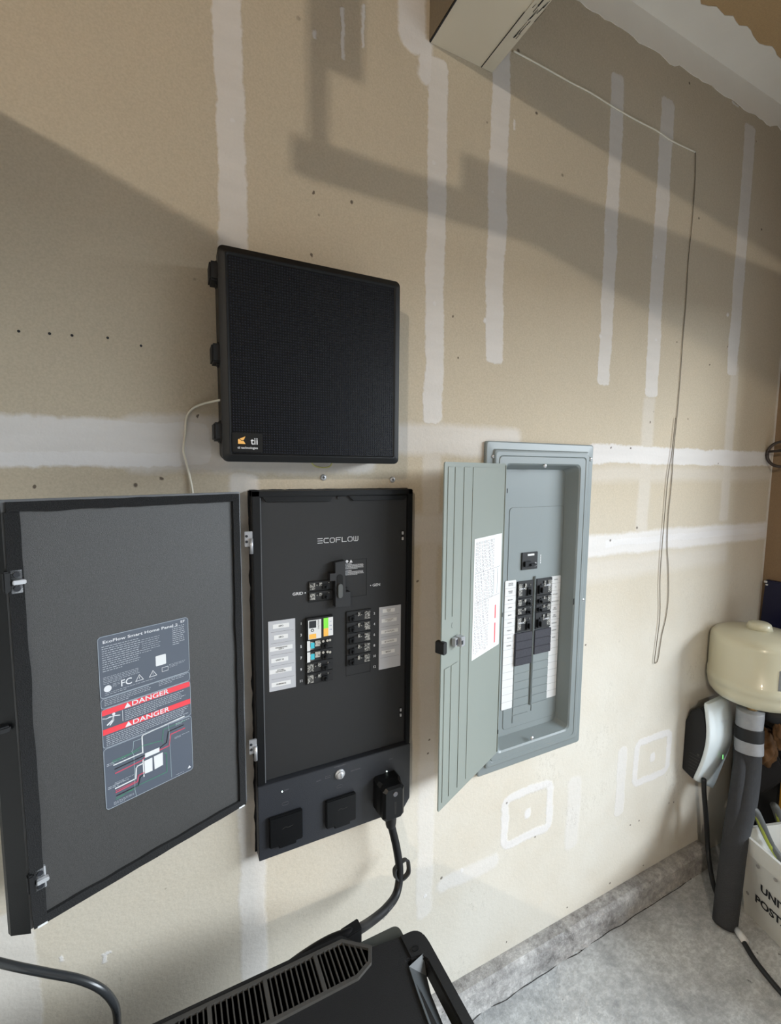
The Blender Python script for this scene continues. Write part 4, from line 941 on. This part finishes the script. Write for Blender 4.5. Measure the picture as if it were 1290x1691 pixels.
cp = [onY(1162, 1295, .88), onY(1163, 1310, .88), onY(1167, 1360, .875), onY(1169, 1400, .87)]+[onZ(1176, 1450, .06), onZ(1186, 1482, .012), onZ(1202, 1513, .009), onZ(1214, 1535, .009), onZ(1226, 1552, .009), onZ(1245, 1583, .009), onZ(1268, 1613, .009), onZ(1300, 1650, .009), onZ(1340, 1690, .009)]
cp[0].z += .02
MB().tube(cp, .0078, 14, 8).go('charging_cord', mat('cord_black', (26, 27, 29), .5), qv)
q = onZ(1224, 1547, .009); d = (onZ(1236, 1567, .009)-onZ(1214, 1535, .009)).normalized()
MB().tube([q-d*.02+Vector((0,0,.003)), q+Vector((0,0,.003)), q+d*.02+Vector((0,0,.003))], .0115, 14, 1).go('cord_tag', WHITE, qv)

# ------------------------------------------------------------------ expansion tank on its pipe
tz = 1.60; tc_ = atz(1249, 1098, tz)
rt = 65*tz/FPX
tt_ = atz(1245, 1042, tz).z; tb = atz(1245, 1150, tz).z
tk = thing('expansion_tank', 'cream steel expansion tank with a round cap, above the taped pipe in the corner', 'tank', (tc_.x, tc_.y, tb))
H_ = tt_-tb
pf = [(0, H_+.014), (.03, H_+.014), (rt*.5, H_+.009), (rt*.78, H_+.001), (rt*.92, H_-.008), (rt*.985, H_-.020), (rt, H_-.036), (rt, H_*.36), (rt+.0022, H_*.35), (rt+.0022, H_*.22), (rt*1.0, H_*.21), (rt*.99, H_*.14), (rt*.95, H_*.06), (rt*.86, -.002), (rt*.55, -.016), (.03, -.022), (0, -.022)]
ob = MB().lathe((tc_.x, tc_.y, tb), pf, 64).go('tank_shell', CREAM, tk)
MB().lathe((tc_.x, tc_.y, tb), [(0, H_+.036), (.026, H_+.036), (.032, H_+.032), (.039, H_+.011), (0, H_+.011)], 40).go('valve_cap', CREAM, tk)
# curved sticker with blue writing
def curved(cx, cy, R_, a0, a1, z0, z1, n=10):
    bm_ = []
    return [[(cx+(R_)*cos(a0+(a1-a0)*i/n), cy+(R_)*sin(a0+(a1-a0)*i/n), z) for z in (z0, z1)] for i in range(n+1)]
mb = MB(); A0, A1 = radians(-131), radians(-85); z1s = atz(1285, 1080, tz).z; z0s = atz(1285, 1116, tz).z
bm = bmesh.new(); V_ = [[bm.verts.new(p) for p in c_] for c_ in curved(tc_.x, tc_.y, rt+.0008, A0-.0, A1, z0s, z1s)]
for a, b in zip(V_, V_[1:]): bm.faces.new((a[0], b[0], b[1], a[1]))
bmesh.ops.solidify(bm, geom=list(bm.faces), thickness=.0004); mb.add(bm, True); stk = mb.go('sticker', WHITE, tk)
aw = A0+.13; tfr = Fr((tc_.x+(rt+.0016)*cos(aw), tc_.y+(rt+.0016)*sin(aw), (z0s+z1s)/2), (-sin(aw), cos(aw), 0), (0, 0, 1))
MB().text(tfr, 'VESSEL', 0, -.0, .013, .0005, rot=pi/2).go('sticker_writing', mat('blue_writing', (70, 70, 150), .5), stk)
MB().lathe((tc_.x-.002, tc_.y, tb-.062), [(0, 0), (.017, 0), (.017, .02), (.013, .022), (.013, .046), (0, .046)], 20).go('brass_neck', mat('aged_brass', (150, 128, 92), .4, metal=.7), tk)
fl = onZ(1197, 1526, 0); 
pp = [Vector((tc_.x-.012, tc_.y, tb-.052)), Vector((tc_.x-.012, tc_.y, tb-.13)), atz(1237, 1260, 1.61), atz(1229, 1325, 1.57), atz(1215, 1384, 1.55), atz(1206, 1450, 1.53), Vector((fl.x, fl.y, .001))]
ip_ = thing('insulated_pipe', 'foam wrapped pipe under the cream tank, wound with silver tape, leaning down to the floor', 'pipe', (fl.x, fl.y, 0))
MB().tube(pp[1:], [.036, .036, .036, .036, .036, .035], 20, 8).go('foam_sleeve', FOAMG, ip_)
MB().tube([pp[1]+Vector((-.012, .02, -.07)), pp[2]+Vector((-.034, .012, 0)), pp[3]+Vector((-.03, .012, 0)), pp[4]+Vector((-.012, .01, 0))], [.018, .02, .022, .024], 16).go('foam_sleeve', FOAMG, ip_)
def px2(v): 
    d_ = v-C0; z = d_.dot(FW); return 645+FPX*d_.dot(RX)/z, 845.5-FPX*d_.dot(UP)/z
def pipe_at(y):   # point on the pipe axis seen at image row y
    best = None
    for a, b in zip(pp, pp[1:]):
        for k_ in range(20):
            q = a.lerp(b, k_/20); e = abs(px2(q)[1]-y)
            if best is None or e < best[0]: best = (e, q)
    return best[1]
for ya, yb_, rr2, m_, nm in ((1166, 1201, .0405, TAPE, 'silver_tape'), (1199, 1219, .0435, BLKM, 'black_strap'), (1217, 1242, .0425, TAPE, 'silver_tape')):
    A, B = pipe_at(ya), pipe_at(yb_); n_ = 6
    MB().tube([A.lerp(B, i/n_)+Vector((noise.noise(Vector((i, ya, 0)))*.001, 0, 0)) for i in range(n_+1)], [rr2+noise.noise(Vector((i*1.3, ya, 2)))*.0015 for i in range(n_+1)], 24, 2).go(nm, m_, ip_)

# ------------------------------------------------------------------ clutter in the corner behind
q = atz(1283, 1178, 1.62)
solo(MB().lathe((q.x, q.y, q.z-.025), [(0, 0), (.04, 0), (.062, .012), (.066, .03), (.066, .055), (0, .055)], 32), 'valve_body', BLKM, 'black round housing under the cream tank, right of the silver taped pipe', 'valve')
def blob(c_, rx, ry, rz, sd, amp=.45, n=4):
    bm = bmesh.new(); bmesh.ops.create_icosphere(bm, subdivisions=n, radius=1)
    for v in bm.verts:
        k_ = 1+amp*noise.noise(v.co*1.7+Vector((sd, 0, 0)))+amp*.5*noise.noise(v.co*4+Vector((sd, 2, 0))); v.co = Vector((c_.x+v.co.x*rx*k_, c_.y+v.co.y*ry*k_, c_.z+v.co.z*rz*k_))
    mb = MB(); mb.add(bm, True); return mb
q = onX(1266, 1232, 1.93); solo(blob(q, .035, .03, .07, 2), 'work_glove', GOLD, 'golden brown crumpled glove hanging in the dark corner behind the taped pipe', 'glove')
q = onX(1293, 1205, 1.90); solo(blob(q, .03, .025, .06, 5), 'work_glove', GOLD, 'golden brown crumpled glove below the tank, at the right photo edge', 'glove')
q = onX(1262, 1262, 1.95); mb = MB()
f = Fr((1.93, 0, 0), (0, -1, 0), (0, 0, 1)); yy = -q.y
mb.prism(f, [(yy-.05, q.z+.10), (yy+.03, q.z+.05), (yy+.07, q.z-.01), (yy+.0, q.z-.12), (yy-.07, q.z-.10)], -.045, -.03, .006); solo(mb, 'dark_rag', mat('dark_cloth', (38, 38, 42), .9), 'dark cloth rag hanging behind the grey foam pipe', 'rag')
q = onX(1280, 1310, 2.07); mb = MB().box(HZ, 1.99, .75, 2.12, .925, 0, onY(1260, 1172, .9).z, .006); solo(mb, 'corner_dark_block', mat('very_dark', (18, 18, 20), .7), 'very dark upright block added to darken the corner behind the taped pipe and the white tote', 'block')  # plain dark block added to make the unlit corner read near black
q = onX(1290, 1307, 1.965); mb = MB().box(HZ, 1.965, q.y-.03, 1.985, q.y+.004, 0, q.z+.065, .003); solo(mb, 'yellow_post', YELP, 'yellow post showing at the right edge of the photo above the white tote', 'post')
# navy panel on the right wall
q0 = onX(1264, 957, XC-.02); q1 = onX(1262, 1043, XC-.02)
nb = thing('navy_bin_lid', 'navy blue plastic panel hung on the right wall, behind the cream tank', 'panel', (XC, q0.y-.1, q0.z-.3))
NF = Fr((XC-.02, 0, 0), (0, -1, 0), (0, 0, 1))
MB().prism(NF, [(-q0.y, q0.z), (-q0.y+.22, q0.z-.0), (-q0.y+.22, q0.z-.32), (-q0.y-.01, q0.z-.32)], -.0195, 0, .003).go('panel_sheet', NAVY, nb)
MB().box(NF, -q0.y-.003, q0.z-.012, -q0.y+.008, q0.z-.004, .0002, .003, .001).box(NF, -q0.y+.003, q0.z-.022, -q0.y+.011, q0.z-.016, .0002, .003, .001).go('corner_clip', WHITE, nb)
# dark hook loop on the right wall
q = onX(1290, 750, 2.07); h = thing('utility_hook', 'dark round hook loop sticking out at the right edge of the photo above the tank', 'hook', (XC, q.y, q.z))
R_ = abs(onX(1290, 730, 2.07).z-onX(1290, 771, 2.07).z)/2
MB().tube([Vector((2.07-.0*t_, q.y+R_*.95*cos(t_), q.z+R_*sin(t_))) for t_ in [2*pi*i/24 for i in range(25)]], .0055, 10, 2).go('loop', mat('dark_bronze', (58, 50, 48), .5), h)
MB().tube([Vector((2.07, q.y+R_*.93, q.z+R_*.22)), Vector((2.07, q.y-R_*.9, q.z+R_*.35))], .005, 10, 2).go('cross_bar', bpy.data.materials['dark_bronze'], h)
MB().tube([Vector((2.07, q.y-R_*.2, q.z+R_)), Vector((2.1, q.y-R_*.2, q.z+R_)), Vector((XC-.0005, q.y-R_*.2, q.z+R_))], .005, 10, 2).go('stem', bpy.data.materials['dark_bronze'], h)

# ------------------------------------------------------------------ white postal tote with garden tools
p0 = onZ(1229, 1503, 0); p1 = onZ(1291, 1567, 0)
d1 = (p1-p0).normalized(); d2 = Vector((-d1.y, d1.x, 0)); d2 = d2 if d2.x > 0 else -d2
tot = thing('postal_tote', 'white corrugated plastic tote printed with black capital letters, on the floor at the right', 'tote', p0+d1*.23+d2*.16)
Hh = .285; Lq, Wq = .46, .31; tp = .022
def ringq(z, e, th=0):
    c_ = [p0-d1*(e-th)-d2*(e-th), p0+d1*(Lq+e-th)-d2*(e-th), p0+d1*(Lq+e-th)+d2*(Wq+e-th), p0-d1*(e-th)+d2*(Wq+e-th)]
    return [Vector((p.x, p.y, z)) for p in c_]
mb = MB(); mb.loft([ringq(.001, 0), ringq(Hh, tp), ringq(Hh, tp, .004), ringq(.006, 0, .004)], True, True); mb.go('tote_body', COROP, tot)
mb = MB(); mb.loft([ringq(Hh-.055, tp+.0005-.004), ringq(Hh-.053, tp+.003), ringq(Hh+.003, tp+.0045), ringq(Hh+.003, tp, .005), ringq(Hh-.02, tp-.002, .005)], False, False); mb.go('folded_rim', COROP, tot)
vs = (Vector((0, 0, Hh))-d2*tp).normalized(); TF = Fr(p0, d1, vs)
mb = MB(); a, b = TF.uv(1256, 1466, .001); a2, b2 = TF.uv(1247, 1482, .001)
mb.text(TF, 'UNITED STATES', a, b, .036, .0008, align='LEFT', bold=.035); mb.text(TF, 'POSTAL SERVICE', a2, b2, .036, .0008, align='LEFT', bold=.035); mb.go('printed_lettering', INK, tot)
mb = MB()
for (x, y) in ((1226, 1412), (1252, 1431), (1281, 1453), (1233, 1475)):
    a, b = TF.uv(x, y, .005); mb.cyl(TF, a, b, .006, .0058 if y < 1470 and y > 1400 else .001, .0066 if y < 1470 else .0014, 14)
mb.go('rivet_marks', mat('scuff_grey', (150, 148, 146), .7), tot)
def lopper(pts, label):
    t_ = thing('garden_lopper', label, 'lopper', pts[-1])
    MB().tube(pts, [.009, .0135, .013, .0115, .011, .009], 14, 6).go('handle_grip', GRIP, t_)
    o = Vector((-.0052, -.003, -.0075)); MB().tube([p+o for p in pts[1:]], [.0055, .0066, .0062, .006, .005], 10, 6).go('grip_edge', YEL, t_)
    return t_
zt = 1.545
A = [atz(1241, 1334, zt), atz(1248, 1341, zt), atz(1258, 1362, zt), atz(1270, 1388, zt), atz(1285, 1412, zt-.01), p0+d1*.20+d2*.10+Vector((0, 0, .10))]
lopper(A, 'grey and lime handled lopper leaning in the white tote, its long handle foremost')
A = [atz(1276, 1328, zt+.06), atz(1281, 1334, zt+.06), atz(1287, 1352, zt+.06), atz(1295, 1375, zt+.06), atz(1305, 1400, zt+.05), p0+d1*.27+d2*.17+Vector((0, 0, .12))]
lopper(A, 'grey and lime lopper in the white tote, cut off by the right photo edge')
q = p0+d1*.36+d2*.2; bb_ = blob(Vector((q.x, q.y, .13)), .05, .08, .10, 9, .25); solo(bb_, 'plastic_bag', mat('bag_white', (190, 192, 196), .35), 'crumpled pale plastic bag inside the white tote', 'bag')

# ------------------------------------------------------------------ portable power station
ZT = CAMZ-.87
PS = Fr((0, 0, ZT), (1, 0, 0), (0, 1, 0))      # a=X b=Y c=up
sx0, sx1, sy0, sy1 = -.33, .372, .20, .725
ps = thing('power_station', 'large black power station with vented top and carry handle, below the panels', 'power station', ((sx0+sx1)/2, .45, 0))
# body: two stacked blocks, top one with sloping rear shoulder
for (z0, z1) in ((.02, ZT-.205), (ZT-.2, ZT-.035)):
    MB().prism(PS, rrect(sx0, sy0+.01, .352, sy1-.03, .03), z0-ZT, z1-ZT, .006).go('housing', STAT, ps)
for x_ in (sx0+.06, sx1-.06):
    for y_ in (sy0+.07, sy1-.07): MB().lathe((x_, y_, 0.0005), [(0, 0), (.025, 0), (.025, .021), (0, .021)], 16).go('foot', BLKM, ps)
# top shell: grid surface with chamfered rear slope, opened for the grille
ty = sy1
def shell(name, pts3, m, th=.006, parent=ps):
    bm = bmesh.new(); v = [bm.verts.new(p) for p in pts3]; bm.faces.new(v); bmesh.ops.recalc_face_normals(bm, faces=bm.faces)
    mb = MB(); mb.add(bm); return mb
ly = [(sx0+.02, .2), (.352, .2), (.352, .638), (.374, .638), (.374, .679), (.302, .688), (.262, .732), (sx0+.02, .732), (sx0, .71), (sx0, .22)]
mb = MB(); mb.prism(PS, ly, -.036, -.0005, .002, 2); mb.go('top_lid', STAT, ps)
# grille on the rear of the top
gy1, gy0 = .716, .650; gz = .0035
gq = [(sx0+.02, gy0), (.262, gy0), (.290, gy0+.012), (.300, gy0+.034), (.258, gy1), (sx0+.02, gy1)]
MB().prism(PS, gq, -.012, -.0005).go('vent_recess', VOID, ps)
cx_, cy_ = 0, (gy0+gy1)/2
def off(P_, d_):
    out = []; n_ = len(P_)
    for i in range(n_):
        a, b, c_ = Vector(P_[i-1]), Vector(P_[i]), Vector(P_[(i+1) % n_])
        n1 = Vector(((b-a).y, -(b-a).x)).normalized(); n2 = Vector(((c_-b).y, -(c_-b).x)).normalized(); m_ = (n1+n2); m_ = m_/max(.3, m_.dot(n1)); out.append(b+m_*d_)
    return out
rg_ = [[PS.P(p[0], p[1], c_) for p in off(gq, d_)] for d_, c_ in ((.004, -.001), (.0035, .0045), (-.0025, .0045), (-.003, -.010), (.004, -.001))]
mb = MB().loft(rg_); bmesh.ops.recalc_face_normals(mb.bm, faces=mb.bm.faces); mb.go('vent_frame', GRILLE, ps)
dx = .0088; x_ = .285; vi = 0
gx = [PS.uv(*q_)[0] for q_ in ((514, 1582), (431, 1624), (342, 1668))]
divs = [gx[0]+.004, gx[1]+.004, gx[2]+.004, gx[2]-.078, gx[2]-.168]
while x_ > sx0+.026:
    t1 = gy1-.002
    if x_ > .258: t1 = gy1-(x_-.258)/.042*(gy1-gy0-.034)
    t0 = gy0+.002 if x_ < .262 else gy0+.002+(x_-.262)*.45
    near = min(abs(x_-d_) for d_ in divs) < dx*.5
    mb = MB().prism(PS, [(x_-(.0035 if near else .0012), t0), (x_+(.0035 if near else .0012), t0), (x_+(.0035 if near else .0012), t1), (x_-(.0035 if near else .0012), t1)], -.004, .005 if near else .0035, .0004)
    mb.go('vent_divider' if near else 'vent_slat', GRILLE, ps); x_ -= dx
MB().stroke(PS, [(sx0+.03, .684), (.28, .684)], .0016, -.0062, .002).go('vent_crossbar', GRILLE, ps)
# rear ledge and the carry handle at the right end
MB().prism(PS, rrect(.20, .66, .372, .712, .012), -.06, -.010, .004).go('rear_ledge', mat('ledge_grey', (66, 68, 64), .55), ps)
bar = [(.366, .681), (.386, .6805), (.396, .676), (.4025, .667), (.405, .652), (.405, .22), (.400, .2), (.384, .2), (.384, .622), (.378, .632), (.358, .636), (.358, .681)]
hb = MB().prism(PS, bar, -.032, .002, .003).go('carry_handle', STAT, ps)
# sloping pale bevel into the hand hole, and the dark well below it
L_ = [(.384, .634), (.350, .626), (.344, .585), (.338, .53), (.336, .2)]; I_ = [(.384, .632), (.378, .612), (.3705, .585), (.364, .52), (.360, .2)]
mb = MB(); mb.loft([[PS.P(a[0], a[1], .0022), PS.P(b[0], b[1], -.016), PS.P(b[0], b[1], -.03), PS.P(a[0]-.001, a[1], -.03)] for a, b in zip(L_, I_)], True, True)
bmesh.ops.recalc_face_normals(mb.bm, faces=mb.bm.faces); mb.go('grip_edge', mat('handle_bevel', (64, 67, 69), .4), ps)
MB().box(PS, .352, .21, .384, .600, -.15, -.066).go('handle_well', BLKM, ps)
mb = MB()
for i in range(26):
    y_ = .22+i*.0135; mb.box(PS, .366, y_, .369, y_+.007, -.064, -.060)
mb.go('reflective_dots', mat('yellow_dots', (200, 200, 110), .5), ps)

q = PS.uv(686, 1569); MB().stroke(PS, [(q[0]+.006*cos(t_), q[1]+.0045*sin(t_)) for t_ in [2*pi*i/16 for i in range(17)]], .0008, .0030, .0006).go('round_stud', BLK, hb)

# black cable hanging at lower left
pts = [atz(-60, 1575, .72), atz(-20, 1585, .72), atz(30, 1597, .72), atz(80, 1607, .73), atz(130, 1617, .74), atz(165, 1632, .75), atz(185, 1652, .76), atz(193, 1675, .77), atz(193, 1720, .79), atz(190, 1800, .80)]
solo(MB().tube(pts, .0062, 16, 8), 'black_cable', mat('glossy_cable', (44, 46, 48), .25), 'glossy black cable curving in at the lower left below the open black door', 'cable')
